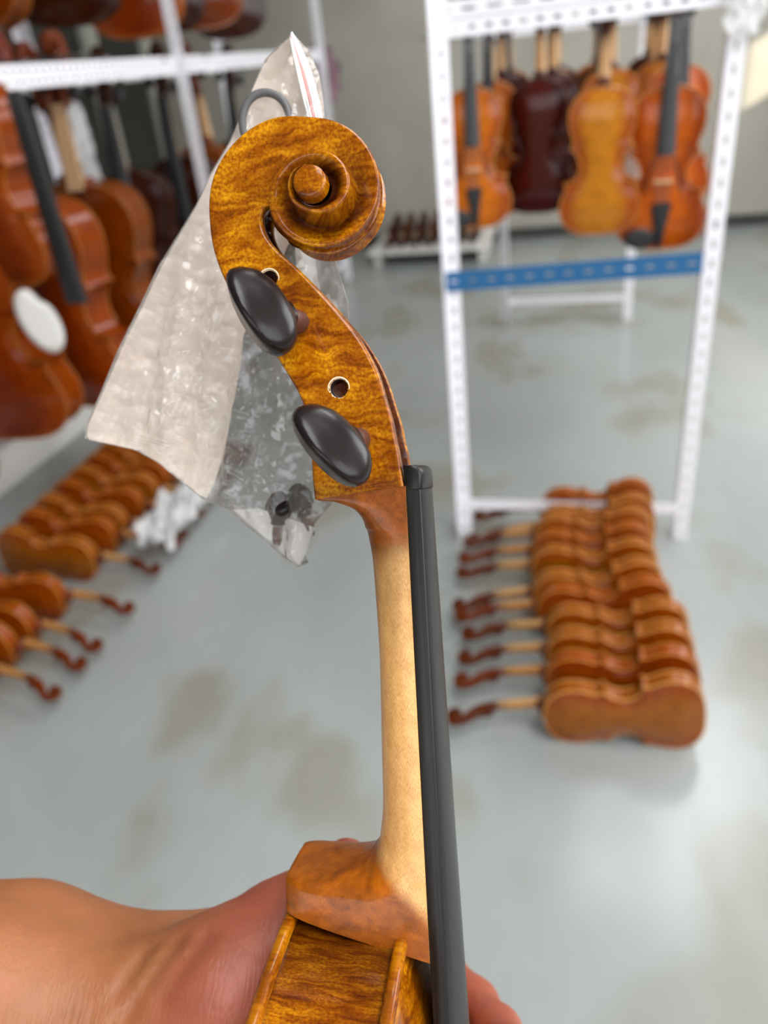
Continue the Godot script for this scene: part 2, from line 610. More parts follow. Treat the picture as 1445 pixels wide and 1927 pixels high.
func racks() -> void:
	var up := Vector3.UP
	var X := Vector3.RIGHT
	var Z := Vector3.BACK
	# right rack
	var rk := thing("display_rack", "white slotted steel rack with a blue brace, hung with violins, right of the held violin", "rack", Vector3(0, 0, -2.215))
	var x0 := -0.352
	var x1 := 0.342
	var dz := 2.32
	var post := slotted(2.6, 0.042, 0.042, 0.05, 0.022, 0.008)
	member(rk, "post", post, Vector3(x0, 0, 0), up, X, M.white_steel)
	member(rk, "post", post, Vector3(x1, 0, 0), up, -Z, M.white_steel)
	member(rk, "post", post, Vector3(x0, 0, -dz), up, Z, M.white_steel)
	member(rk, "post", post, Vector3(x1, 0, -dz), up, -X, M.white_steel)
	var cross := slotted(x1 - x0, 0.036, 0.036, 0.04, 0.018, 0.008)
	var cross2 := slotted(x1 - x0, 0.036, 0.036, 0.062, 0.040, 0.007)
	member(rk, "rail", cross, Vector3(x0, 1.457, 0.004), X, up, M.white_steel)
	member(rk, "rail", cross2, Vector3(x0, 1.496, 0.004), X, up, M.white_steel)
	member(rk, "rail", cross, Vector3(x0, 0.10, 0.004), X, up, M.white_steel)
	member(rk, "rail", cross, Vector3(x0, 2.56, 0.004), X, up, M.white_steel)
	for y in [0.11, 1.46, 2.56]:
		member(rk, "rail", cross, Vector3(x0, y, -dz - 0.004), X, up, M.white_steel)
	var long := slotted(dz, 0.036, 0.036, 0.04, 0.018, 0.008)
	for y in [1.462, 2.56]:
		for x in [x0 + 0.004, x1 - 0.004]:
			var o := member(rk, "side_rail", long, Vector3(x, y, 0), -Z, up, M.white_steel)
			if x > 0:
				o.transform = Transform3D(Basis(up, -Z, up.cross(-Z)), Vector3(x, y, 0))
	var br := slotted(x1 - x0, 0.056, 0.03, 0.05, 0.02, 0.008)
	var bo := member(rk, "brace", br, Vector3(x0, 0.832, 0.006), X, up, M.blue_steel)
	bo.rotate_z(deg_to_rad(1.7))
	bo.set_meta("label", "blue slotted cross brace")
	for z in [-0.075, -0.29, -0.46, -0.62, -0.8, -1.0, -1.22, -1.46, -1.75, -2.05]:
		rod(rk, "hanging_rod", Vector3(x0, 1.527, z - 0.022), Vector3(x1, 1.527, z - 0.022), 0.004, M.steel)
	# left rack
	var lk := thing("display_rack", "long white slotted steel rack hung with cellos along the left side", "rack", Vector3(-1.70, 0, -3.57))
	var w := 0.70
	var zs := [2.27, 0.0, -2.2]
	var big := slotted(3.0, 0.056, 0.056, 0.05, 0.022, 0.009)
	for z in zs:
		member(lk, "post", big, Vector3(0, 0, z), up, -Z, M.white_steel)
		member(lk, "post", big, Vector3(-w, 0, z), up, X, M.white_steel)
	for k in 2:
		var l: float = zs[k] - zs[k + 1]
		var bar := slotted(l, 0.036, 0.036, 0.04, 0.018, 0.008)
		for y in [1.46, 1.492, 2.78]:
			member(lk, "rail", bar, Vector3(0.003, y, zs[k]), -Z, up, M.white_steel)
			member(lk, "rail", bar, Vector3(-w - 0.003, y, zs[k]), -Z, up, M.white_steel)
		if k == 1:
			member(lk, "rail", bar, Vector3(0.003, 0.10, zs[k]), -Z, up, M.white_steel)
			member(lk, "rail", bar, Vector3(-w - 0.003, 0.10, zs[k]), -Z, up, M.white_steel)
	var cr := slotted(w, 0.036, 0.036, 0.04, 0.018, 0.008)
	for z in zs:
		for y in [1.475, 2.78]:
			member(lk, "rail", cr, Vector3(-w, y, z), X, up, M.white_steel)
	# rods across the rack, one under the curl of each scroll: height, z
	for q in [[1.535, -2.50], [1.545, -2.83], [1.535, -3.0], [1.515, -3.47], [1.525, -3.90], [1.535, -4.30], [1.515, -4.95], [1.535, -2.23], [1.565, -1.65], [2.785, -2.40], [2.805, -2.80], [2.825, -3.25], [2.785, -3.85], [2.805, -4.2], [2.825, -4.65], [2.785, -5.15]]:
		rod(lk, "hanging_rod", Vector3(-w, q[0], q[1] + 3.57), Vector3(0.02, q[0], q[1] + 3.57), 0.006, M.steel)
	var mb := Mb.new()
	mb.box(Vector3(-w + 0.02, 0.085, 1.1), Vector3(0.09, 0.17, 2.3))
	var foam := put("bottom_board", mb, M.white_board, lk)
	foam.set_meta("label", "thick white bottom board")

# ---------------------------------------------------------------- instruments
# half outline of a violin body, from its top centre to its bottom centre: (half width, y), y up from the bottom, 355 mm long
func outline(n: int) -> Array:
	var up := pts("0,355; 11,354.6; 22,353; 38,349; 56,340; 70,327; 79.5,310; 83.5,292; 82.5,272; 78.5,255; 73.5,241; 70.5,232; 72.5,224; 79,217")
	var mid := pts("79.3,215; 70,210.5; 61.5,200; 55.5,188; 53,175; 54.8,161; 61,148; 73,138; 93.5,133.8")
	var low := pts("94,131.5; 88.5,127; 88.5,119; 93.5,107; 100,91; 103.5,74; 102.5,55; 96.5,38; 85,22.5; 68,10.5; 46,3.2; 23,0.6; 0,0")
	return even(catmull(up, 6), int(n * 0.38)) + even(catmull(mid, 6), int(n * 0.24)) + even(catmull(low, 6), int(n * 0.38))

func smooth_outline(n: int) -> Array:         # the same run of points without the corners, for the arching
	var up := pts("0,355; 22,353; 42,347.5; 60,338; 72,325; 79,308; 82,290; 81,270; 76.5,250; 70,234; 63,217")
	var mid := pts("63,217; 58,202; 55.3,188; 54.5,175; 56,162; 61.5,148; 70,133")
	var low := pts("70,133; 82,115; 94,96; 100,78; 101,60; 97,42; 86,25; 68,11.5; 46,3.6; 23,0.7; 0,0")
	return even(catmull(up, 6), int(n * 0.38)) + even(catmull(mid, 6), int(n * 0.24)) + even(catmull(low, 6), int(n * 0.38))

func inset(o: Array, d: float) -> Array:      # moved inwards by d
	var out := []
	for i in o.size():
		var a: Vector2 = o[maxi(i - 1, 0)]
		var b: Vector2 = o[mini(i + 1, o.size() - 1)]
		var t := (b - a).normalized()
		var p: Vector2 = o[i] + Vector2(t.y, -t.x) * d
		if i == 0 or i == o.size() - 1:
			p = Vector2(0, o[i].y + (-d if i == 0 else d))
		p.x = maxf(p.x, 0.0)
		out.append(p)
	return out

func both_sides(half: Array) -> Array:
	var out := half.duplicate()
	for i in range(half.size() - 2, 0, -1):
		out.append(Vector2(-half[i].x, half[i].y))
	return out

# a plate: z 0 is the side glued to the ribs, rising outwards; sg +1 for a belly, -1 for a back
func plate(n: int, sg: float, z0: float, arch: float, centre: Color, edge: Color, worn: Color, k := 1.0) -> Mb:
	var mb := Mb.new()
	var o := outline(n)
	var rows := []
	var cols := []
	var uvs := []
	var add := func(half: Array, zf: Callable, col: Color) -> void:
		var row := PackedVector3Array()
		var cc := PackedColorArray()
		var uu := PackedVector2Array()
		for p in both_sides(half):
			row.append(Vector3(p.x, p.y, z0 + sg * zf.call(p)) * 0.001 * k)
			cc.append(col)
			uu.append(Vector2(p.x, p.y) * 0.004)
		rows.append(row); cols.append(cc); uvs.append(uu)
	add.call(inset(o, 4.0), func(_p): return 0.0, edge)
	add.call(inset(o, 0.6), func(_p): return 0.0, worn)
	add.call(o, func(_p): return 0.9, worn)
	add.call(o, func(_p): return 2.6, worn)
	add.call(inset(o, 0.9), func(_p): return 3.5, worn)
	add.call(inset(o, 2.4), func(_p): return 3.6, worn)
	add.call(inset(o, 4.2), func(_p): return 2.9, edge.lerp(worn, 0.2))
	var o2 := inset(o, 6.0)
	var o3 := inset(smooth_outline(n), 6.0)
	for s in [1.0, 0.92, 0.82, 0.7, 0.56, 0.4, 0.22, 0.0]:
		var half := []
		for i in o2.size():
			var p: Vector2 = o2[i].lerp(o3[i], smoothstep(0.0, 0.3, 1.0 - s))
			half.append(Vector2(p.x * s, p.y))
		var f := func(p: Vector2) -> float:
			var e := clampf(minf(p.y - 4.0, 351.0 - p.y) / 75.0, 0.0, 1.0)
			return 2.9 + arch * (1.0 - pow(s, 2.4)) * sin(e * PI / 2)
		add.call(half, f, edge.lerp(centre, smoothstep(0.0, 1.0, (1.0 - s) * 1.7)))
	mb.grid(rows, cols, uvs, true, 0)
	# the hidden inner face
	mb.fan(rows[0], edge)
	return mb

func ribs(n: int, z0: float, z1: float, col: Color, k := 1.0) -> Mb:
	var mb := Mb.new()
	var o := both_sides(inset(outline(n), 3.0))
	var rows := []
	var uvs := []
	for z in [z0, lerpf(z0, z1, 0.5), z1]:
		var row := PackedVector3Array()
		var uu := PackedVector2Array()
		for i in o.size():
			row.append(Vector3(o[i].x, o[i].y, z) * 0.001 * k)
			uu.append(Vector2(z * 0.004, i * 0.02))
		rows.append(row); uvs.append(uu)
	mb.grid(rows, col, uvs, true, 0)
	return mb

# spiral of the scroll about the eye of the volute, in the frame of the held violin
const EYE_C := Vector2(-20.7, 80.6)
const PEG_OUT := "-26.3,-5.6; -26.6,0.4; -26.6,5.0; -27.0,11.1; -27.5,17.2; -28.2,21.2; -29.7,25.2; -31.7,29.0; -33.9,32.9; -36.4,37.2; -39.5,41.8; -43.1,46.9; -46.5,52.2; -49.2,56.9; -51.2,61.1; -52.7,65.4; -53.8,69.8; -54.4,74.2; -54.5,79.4"
const PEG_IN := "-0.4,-3.2; -1.0,1.7; -1.5,6.2; -2.2,10.2; -2.8,14.7; -3.9,19.3; -6.6,29.6; -10.9,38.7; -16.7,46.9; -23.2,55.0; -28.0,60.6; -30.6,63.2; -33.0,65.5; -34.9,67.7; -36.5,69.9; -37.7,72.2; -38.4,74.5; -38.6,76.6; -38.0,78.6; -36.0,80.4"
const TURN_R := "-0.23,33.8; -0.18,33.2; -0.12,30.8; -0.06,27.6; 0.0,23.6; 0.05,22.0; 0.10,20.7; 0.15,19.4; 0.20,18.3; 0.26,17.1; 0.33,16.1; 0.40,15.1; 0.48,14.5; 0.55,14.25; 0.63,14.3; 0.70,14.5; 0.76,14.4; 0.82,13.6; 0.90,12.6; 1.0,11.5; 1.08,10.9; 1.17,10.4; 1.26,10.15; 1.33,9.6; 1.41,8.7; 1.5,7.7; 1.58,7.1; 1.66,7.0; 1.74,6.7; 1.82,6.4; 1.90,5.9; 2.0,4.9; 2.2,4.6; 3.0,4.6"
const TURN_Z := "-0.23,6.7; 0.0,6.5; 0.25,6.7; 0.5,8.0; 0.75,10.3; 1.0,12.2; 1.25,14.2; 1.5,16.0; 1.75,17.6; 2.0,18.8; 2.3,19.2"

func half_width(y: float) -> float:
	return lerp_table(y, [-10.0, 0.0, 20.0, 40.0, 60.0, 75.0, 200.0], [12.4, 12.3, 11.4, 9.5, 7.6, 6.7, 6.5])

func F(fx: float, fy: float, fz: float) -> Vector3:     # held-violin millimetres to its own frame in metres
	return Vector3(-fz, fy, fx) * 0.001

func scroll_head(rows_peg: int, rows_turn: int, across: int, holes: Array, dark: Color, mid: Color, worn: Color) -> Mb:
	var mb := Mb.new()
	var R := pts(TURN_R)
	var Zt := pts(TURN_Z)
	var rx := []; var ry := []; var zx := []; var zy := []
	for q in catmull(R, 4):
		rx.append(q.x); ry.append(q.y)
	for q in catmull(Zt, 4):
		zx.append(q.x); zy.append(q.y)
	var po := even(catmull(pts(PEG_OUT), 6), rows_peg)
	var pin := even(catmull(pts(PEG_IN), 6), rows_peg)
	for side in [1.0, -1.0]:
		var rows := []
		var cols := []
		var uvs := []
		# pegbox: a U-shaped section from the fluted back ridge over the cheek into the string slot
		for i in rows_peg:
			var s := float(i) / (rows_peg - 1)
			var a: Vector2 = po[i]
			var b: Vector2 = pin[i]
			var d := (b - a)
			var len := d.length()
			d /= len
			var w := half_width(lerpf(a.y, b.y, 0.4))
			var wb := half_width(b.y)
			var open := smoothstep(0.03, 0.09, s) * (1.0 - smoothstep(0.90, 0.985, s))
			var P := func(u: float, z: float) -> Vector3:      # u in mm from the back edge
				var q := a + d * u
				return F(q.x, q.y, z * side)
			var row := PackedVector3Array()
			var cc := PackedColorArray()
			var flute := smoothstep(0.05, 0.25, s)
			var mid_was := mid
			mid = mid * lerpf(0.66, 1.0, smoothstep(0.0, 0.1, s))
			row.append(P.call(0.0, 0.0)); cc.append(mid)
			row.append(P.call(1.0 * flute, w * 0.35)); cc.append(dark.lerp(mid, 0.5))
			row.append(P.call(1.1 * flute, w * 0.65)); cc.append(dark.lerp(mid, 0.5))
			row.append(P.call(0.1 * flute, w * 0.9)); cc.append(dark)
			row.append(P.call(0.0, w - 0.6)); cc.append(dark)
			row.append(P.call(0.25, w - 0.15)); cc.append(mid)
			row.append(P.call(0.8, w)); cc.append(mid)
			for k in across:
				var u := 0.8 + (len - 1.8) * (k + 1.0) / (across + 1.0)
				var wu := lerpf(w, wb, smoothstep(0.3, 1.0, u / len)) 
				row.append(P.call(u, wu)); cc.append(mid)
			row.append(P.call(len - 0.9, wb)); cc.append(worn)
			row.append(P.call(len - 0.25, wb - 0.2)); cc.append(worn)
			row.append(P.call(len, wb - 0.9)); cc.append(mid)
			var th := minf(4.6, wb * 0.56)
			row.append(P.call(len, wb - th + 0.4)); cc.append(mid)
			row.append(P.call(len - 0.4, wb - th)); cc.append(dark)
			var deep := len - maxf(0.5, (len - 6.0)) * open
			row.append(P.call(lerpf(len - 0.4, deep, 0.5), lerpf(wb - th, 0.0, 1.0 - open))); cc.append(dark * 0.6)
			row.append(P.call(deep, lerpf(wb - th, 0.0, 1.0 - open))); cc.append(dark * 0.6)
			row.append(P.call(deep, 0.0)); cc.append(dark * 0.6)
			var uu := PackedVector2Array()
			for p in row:
				uu.append(Vector2(p.z + p.x * 0.5, p.y) / 0.07)
			mid = mid_was
			rows.append(row); cols.append(cc); uvs.append(uu)
		var skip := func(p: Vector3) -> bool:
			if -p.x * side < 0.004:
				return false
			for h in holes:
				if h[2] * side > 0 and Vector2(p.z * 1000.0 - h[0], p.y * 1000.0 - h[1]).length() < h[3]:
					return true
			return false
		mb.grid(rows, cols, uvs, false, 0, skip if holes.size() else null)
		# volute: the strip winds inwards and outwards to the eye
		rows = []; cols = []; uvs = []
		for i in rows_turn:
			var t := lerpf(-0.235, 2.0, float(i) / (rows_turn - 1))
			var ang := deg_to_rad(98.0) - t * TAU
			var dir := Vector2(cos(ang), sin(ang))
			var r := lerp_table(t, rx, ry)
			var w := lerp_table(t, zx, zy)
			var rin := lerp_table(t + 1.0, rx, ry)
			if t > 1.0:
				rin = minf(rin, 4.75)
			var deep := lerp_table(t, [-0.23, 0.02, 0.3, 0.5, 1.0, 1.6, 2.0], [0.0, 0.05, 1.5, 2.2, 2.9, 2.6, 1.2])
			var own := smoothstep(0.60, 0.70, t)
			var low := lerpf(0.0, lerp_table(t - 1.0, zx, zy) - lerp_table(t - 1.0, [-0.23, 0.02, 0.3, 0.5, 1.0], [0.0, 0.05, 1.5, 2.2, 2.9]) - 0.8, own)
			var P := func(rr: float, z: float) -> Vector3:
				var q := EYE_C + dir * rr
				return F(q.x, q.y, z * side)
			var row := PackedVector3Array()
			var cc := PackedColorArray()
			var fl := 1.0 - own
			var foot := 1.1 * own
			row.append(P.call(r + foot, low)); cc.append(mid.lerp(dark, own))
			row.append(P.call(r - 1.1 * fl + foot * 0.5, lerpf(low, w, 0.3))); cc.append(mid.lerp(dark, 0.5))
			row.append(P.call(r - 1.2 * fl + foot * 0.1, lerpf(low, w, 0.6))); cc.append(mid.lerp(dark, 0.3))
			row.append(P.call(r - 0.1 * fl, lerpf(low, w, 0.88))); cc.append(mid)
			var rim := lerpf(0.0, 1.0, smoothstep(-0.1, 0.2, t))
			row.append(P.call(r, w - 0.6)); cc.append(dark.lerp(worn, rim))
			row.append(P.call(r - 0.2, w - 0.18)); cc.append(mid.lerp(worn, rim))
			row.append(P.call(r - 0.65, w)); cc.append(mid.lerp(worn, rim))
			var flat := minf(1.35, (r - rin) * 0.35)
			row.append(P.call(r - flat, w - 0.12 * rim)); cc.append(mid.lerp(worn, rim * 0.5))
			for k in across:
				var u := (k + 1.0) / across
				var rr := lerpf(r - flat, rin, u)
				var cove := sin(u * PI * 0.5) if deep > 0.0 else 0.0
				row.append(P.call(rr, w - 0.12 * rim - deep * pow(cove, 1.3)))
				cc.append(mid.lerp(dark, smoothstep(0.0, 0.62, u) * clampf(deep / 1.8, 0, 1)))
			var uu := PackedVector2Array()
			for p in row:
				uu.append(Vector2(p.z + p.x * 0.5, p.y) / 0.07)
			rows.append(row); cols.append(cc); uvs.append(uu)
		mb.grid(rows, cols, uvs, false, 0)
		# the eye
		rows = []; cols = []; uvs = []
		for q in [[4.75, 15.2], [4.6, 17.6], [4.55, 18.7], [4.3, 19.3], [3.7, 19.55], [2.0, 19.7], [0.0, 19.75]]:
			var row := PackedVector3Array()
			var cc := PackedColorArray()
			var uu := PackedVector2Array()
			for k in 33:
				var a := TAU * k / 32.0
				row.append(F(EYE_C.x + cos(a) * q[0], EYE_C.y + sin(a) * q[0], q[1] * side))
				cc.append(worn if q[1] > 18.5 and q[0] > 3.5 else mid)
				uu.append(Vector2(row[-1].z, row[-1].y) / 0.07)
			rows.append(row); cols.append(cc); uvs.append(uu)
		mb.grid(rows, cols, uvs, false, 0)
	return mb

const NECK_L := "-26.4,-5.6; -24.4,-6.2; -21.7,-6.5; -18.7,-7.5; -15.5,-9.3; -13.8,-12.0; -13.4,-14.5; -13.1,-16.6; -12.4,-24.0; -12.1,-34.7; -11.9,-48.7; -12.1,-60.4; -12.8,-79.2; -13.4,-96.8; -14.4,-104.5; -15.4,-109.2; -17.7,-112.6; -21.3,-115.0; -26.5,-116.2; -32.5,-116.7; -39.5,-116.6; -42.0,-116.6; -42.8,-117.4; -42.7,-118.8; -42.5,-120.6; -42.4,-123.0; -42.4,-126.0"
const NECK_Y := [-3.2, -5.0, -7.0, -9.0, -11.5, -14.0, -16.0, -18.0, -25.0, -35.5, -49.5, -61.0, -79.5, -96.8, -104.0, -108.5, -112.0, -115.0, -117.5, -120.0, -122.5, -124.0, -125.5, -127.5, -130.0, -133.5, -137.6]

func neck_mesh(n: int, per: int, varnished: Color, bare: Color) -> Mb:
	var mb := Mb.new()
	var mottle := FastNoiseLite.new()
	mottle.seed = 17
	mottle.frequency = 0.1
	var chin := Color(varnished.r * 0.7, varnished.g * 0.68, varnished.b * 0.5)
	var L := []
	var l0 := pts(NECK_L)
	var r0 := []
	for y in NECK_Y:
		r0.append(Vector2(0, y))
	L = catmull(l0, per)
	var R := catmull(r0, per)
	var rows := []
	var cols := []
	var uvs := []
	for i in L.size():
		var s := float(i) / per                          # index into the table
		var zr := lerpf(12.2, 16.8, clampf(-R[i].y / 137.0, 0, 1))
		var flat := lerp_table(s, [0.0, 1.0, 3.0, 5.5, 8.0, 14.5, 17.0, 18.0, 19.0, 20.0, 21.0, 22.5, 24.0, 26.0], [11.6, 11.0, 9.5, 4.5, 0.0, 0.0, 0.5, 1.6, 3.6, 6.4, 8.2, 9.8, 10.6, 11.2])
		var pw := lerp_table(s, [0.0, 3.0, 7.0, 14.0, 18.0, 22.0, 26.0], [7.0, 4.0, 2.3, 2.2, 2.1, 2.6, 3.4])
		var half := [] 
		half.append([0.0, 0.0])
		if flat > 0.5:
			half.append([0.0, flat * 0.55])
			half.append([0.004, flat * 0.86])
		else:
			half.append([0.002, flat * 0.5])
			half.append([0.004, flat * 0.8])
		for k in n:
			var u := 0.5 - 0.5 * cos(PI * (k + 1.0) / n) if k < n - 1 else 1.0
			u = pow((k + 1.0) / n, 1.6)
			half.append([u, flat + (zr - flat) * pow(maxf(0.0, 1.0 - pow(1.0 - u, pw)), 1.0 / pw)])
		var row := PackedVector3Array()
		var cc := PackedColorArray()
		var uu := PackedVector2Array()
		var seq := []
		for k in range(half.size() - 1, 0, -1):
			seq.append([half[k][0], -half[k][1]])
		seq += half
		for h in seq:
			var q: Vector2 = L[i].lerp(R[i], h[0])
			row.append(F(q.x, q.y, h[1]))
			var top := smoothstep(-17.0, -27.0, q.y - (q.x + 6.0) * 0.35)
			var heel := smoothstep(-108.0, -116.0, q.y - clampf(q.x + 13.0, -20.0, 13.0) * -1.0)
			var k := top * (1.0 - heel)
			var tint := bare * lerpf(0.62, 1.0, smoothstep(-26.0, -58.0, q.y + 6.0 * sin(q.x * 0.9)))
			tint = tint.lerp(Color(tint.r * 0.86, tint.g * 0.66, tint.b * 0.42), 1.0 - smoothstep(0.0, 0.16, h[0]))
			var mo := 1.0 + 0.55 * mottle.get_noise_2d(q.x * 0.45 + h[1] * 0.5, q.y * 1.3) + 0.4 * mottle.get_noise_2d(q.x * 2.6 + 70.0, q.y * 2.6 + h[1] * 2.0)
			cc.append(((varnished if q.y < -60.0 else chin) * mo).lerp(tint, k))
			uu.append(Vector2(q.x + h[1] * 0.9, q.y) / 60.0)
		rows.append(row); cols.append(cc); uvs.append(uu)
	mb.grid(rows, cols, uvs, false, 0)
	# glued faces
	for i in rows.size() - 1:
		var a: PackedVector3Array = rows[i]
		var b: PackedVector3Array = rows[i + 1]
		mb.quad(a[0], a[a.size() - 1], b[b.size() - 1], b[0], bare)
	mb.fan(rows[-1], varnished)
	return mb

func fingerboard_mesh(n: int, end: float) -> Mb:
	var mb := Mb.new()
	var rows := []
	var uvs := []
	for i in n + 1:
		var y := lerpf(-4.3, end, float(i) / n)
		var w := lerpf(12.3, 21.0, (y + 4.3) / (-265.7))
		var th := lerpf(4.2, 5.0, (y + 4.3) / (-265.7))
		var row := PackedVector3Array()
		row.append(F(0.05, y, w - 0.3)); row.append(F(0.3, y, w)); row.append(F(th - 0.5, y, w)); row.append(F(th - 0.1, y, w - 0.12)); row.append(F(th + 0.12, y, w - 0.6))
		for k in 13:
			var z := lerpf(w - 1.3, -w + 1.3, k / 12.0)
			row.append(F(th + sqrt(42.0 * 42.0 - z * z) - sqrt(42.0 * 42.0 - w * w), y, z))
		row.append(F(th + 0.12, y, -w + 0.6)); row.append(F(th - 0.1, y, -w + 0.12)); row.append(F(th - 0.5, y, -w)); row.append(F(0.3, y, -w)); row.append(F(0.05, y, -w + 0.3))
		var uu := PackedVector2Array()
		for k in row.size():
			uu.append(Vector2(k * 0.06, y / 80.0))
		rows.append(row); uvs.append(uu)
	mb.grid(rows, Color.WHITE, uvs, true, 0)
	mb.fan(rows[0], Color.WHITE)
	mb.fan(rows[-1], Color.WHITE)
	return mb

# a peg along +y from its collar at 0: shaft below, flattened head above; mm
func peg_meshes(shaft_len: float) -> Array:
	var sh := Mb.new()
	tube(sh, [Vector3(0, -shaft_len, 0) * 0.001, Vector3(0, 0, 0), Vector3(0, 0.009, 0), Vector3(0, 0.010, 0)], [0.0027, 0.0034, 0.0036, 0.0032], 20, lin(84, 48, 38))
	var hd := Mb.new()
	var rows := []
	var prof := [[9.0, 2.0, 2.0], [9.2, 4.6, 4.6], [10.2, 5.0, 4.9], [11.2, 4.6, 4.4], [12.4, 6.0, 4.8], [14.5, 9.4, 5.6], [17.5, 11.9, 6.6], [20.5, 12.9, 6.7], [23.5, 12.8, 5.6], [26.2, 11.9, 4.0], [28.6, 10.2, 2.7], [30.4, 7.6, 1.8], [31.6, 4.4, 1.1], [32.1, 1.8, 0.6], [32.2, 0.0, 0.0]]
	for q in prof:
		var row := PackedVector3Array()
		for k in 40:
			var a := TAU * k / 40.0
			var c := cos(a)
			var s := sin(a)
			row.append(Vector3(q[1] * signf(c) * pow(absf(c), 0.85), q[0], q[2] * signf(s) * pow(absf(s), 1.0)) * 0.001)
		rows.append(row)
	hd.grid(rows, lin(30, 26, 25), null, true, 0)
	return [sh, hd]

var scroll_low := {}
func instrument(called: String, k: float, rib: float, colr: Array, finished: bool, pegs: bool) -> Node3D:
	# origin at the bottom of the body, y towards the scroll, z out of the belly; k scales the 355 mm violin; colr: belly, back, edge, worn edge, neck, head
	var o := Node3D.new()
	o.name = numbered(called)
	o.set_meta("called", called)
	add_child(o)
	var rb := rib / k
	var n := 76
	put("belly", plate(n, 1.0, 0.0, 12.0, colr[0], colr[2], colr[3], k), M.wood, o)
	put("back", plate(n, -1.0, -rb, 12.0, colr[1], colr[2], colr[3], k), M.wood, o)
	put("ribs", ribs(n, 0.0, -rb, colr[2].lerp(colr[1], 0.5), k), M.wood, o)
	var place := Transform3D(Basis().scaled(Vector3.ONE * k), Vector3(0, 0.485, 0.0095) * k)
	var tilt := Transform3D(Basis(Vector3.RIGHT, deg_to_rad(-5.0)), Vector3.ZERO)
	var hx := Transform3D(place.basis * tilt.basis, place.origin)
	var kd := "%s" % [colr[5]]
	if not scroll_low.has(kd):
		scroll_low[kd] = scroll_head(22, 46, 3, [], colr[5] * 0.5, colr[5], colr[5] * 1.35).commit()
	put_mesh("scroll", scroll_low[kd], M.wood, o).transform = hx
	put("neck", neck_mesh(5, 1, colr[5], colr[4]), M.neck, o).transform = hx
	if finished:
		put("fingerboard", fingerboard_mesh(4, -270.0), M.black, o).transform = hx
		var s := 0.001 * k
		var br := Mb.new()
		br.box(Vector3(0, 160, 24) * s, Vector3(42, 4, 26) * s)
		br.box(Vector3(0, 160, 39) * s, Vector3(34, 3, 5) * s)
		put("bridge", br, M.bridge, o)
		var tp := Mb.new()
		var rows := []
		for q in [[113.0, 21.0, 28.0], [105.0, 22.0, 27.0], [60.0, 14.0, 21.0], [20.0, 9.0, 13.0], [8.0, 6.0, 11.0]]:
			var row := PackedVector3Array()
			for a in 12:
				var an := TAU * a / 12.0
				row.append(Vector3(q[1] * cos(an), q[0], q[2] + 4.0 * sin(an)) * s)
			rows.append(row)
		tp.grid(rows, Color.WHITE, null, true, 0)
		tp.fan(rows[0], Color.WHITE)
		tp.fan(rows[-1], Color.WHITE)
		put("tailpiece", tp, M.black, o)
		var cr := Mb.new()
		rows = []
		for q in [[3.0, 1.0], [6.0, 0.93], [9.0, 0.8], [8.0, 0.4], [7.0, 0.0]]:
			var row := PackedVector3Array()
			for a in 20:
				var an := TAU * a / 20.0
				row.append(Vector3(-44 + 36 * q[1] * cos(an), 30 + 26 * q[1] * sin(an), 8 + q[0]) * s)
			rows.append(row)
		cr.grid(rows, Color.WHITE, null, true, 0)
		put("chin_rest", cr, M.black, o)
		for i in 4:
			var st := Mb.new()
			var x := -1.5 + i
			var nut := hx * F(6.3, 1.0, -x * 5.2)
			tube(st, [Vector3(x * 7.0, 112, 31) * s, Vector3(x * 11.0, 160, 42) * s, nut], [0.0008, 0.0008, 0.0008], 5, Color.WHITE)
			put("string", st, M.steel, o)
		for sg in [-1.0, 1.0]:
			var fh := Mb.new()
			var c := catmull(pts("19,203; 24,207; 28,203; 27,194; 33,172; 39,150; 38,140; 43,137; 47,142"), 4)
			rows = []
			for i in c.size():
				var t: Vector2 = (c[mini(i + 1, c.size() - 1)] - c[maxi(i - 1, 0)]).normalized()
				var w := 0.8 + 2.2 * sin(PI * i / (c.size() - 1.0))
				var row := PackedVector3Array()
				for e in [-1.0, 1.0]:
					var p: Vector2 = c[i] + Vector2(t.y, -t.x) * w * e
					var sp: float = p.x / 68.0
					row.append(Vector3(p.x * sg, p.y, 3.4 + 12.0 * (1.0 - pow(sp, 2.4))) * s)
				rows.append(row)
			fh.grid(rows, lin(22, 12, 6), null, false, 0)  # dark strip laid on the uncut belly, painting the shade inside a hole
			put("sound_hole_shade", fh, M.plain, o)
	if pegs:
		var pm := peg_meshes(16.0)
		for i in 4:
			var sd := 1.0 if i % 2 == 0 else -1.0
			var at: Vector2 = [Vector2(-17.7, 25.5), Vector2(-12.6, 10.5), Vector2(-37.2, 58.7), Vector2(-29.0, 45.3)][i]
			var mb := Mb.new()
			for q in pm:
				mb.v.append_array(q.v); mb.t.append_array(q.t); mb.c.append_array(q.c); mb.g.append_array(q.g)
			var pg := put("peg", mb, M.plain, o)
			pg.transform = hx * Transform3D(Basis(Vector3(0, 0, 1), PI / 2 * sd), F(at.x, at.y, 9.0 * sd))
	return o

func place(proto: Node3D, label: String, group: String, x: Transform3D, category := "violin") -> Node3D:
	var o: Node3D = proto
	if proto.has_meta("placed"):
		o = proto.duplicate()
		o.name = numbered(String(proto.get_meta("called")))
		add_child(o)
	else:
		proto.set_meta("placed", 1)
	o.transform = x
	tag(o, label, category, group)
	return o

func hung(x: float, y: float, z: float, turn: float, lean := 0.0) -> Transform3D:
	return Transform3D(Basis(Vector3.UP, turn) * Basis(Vector3.BACK, lean), Vector3(x, y, z))

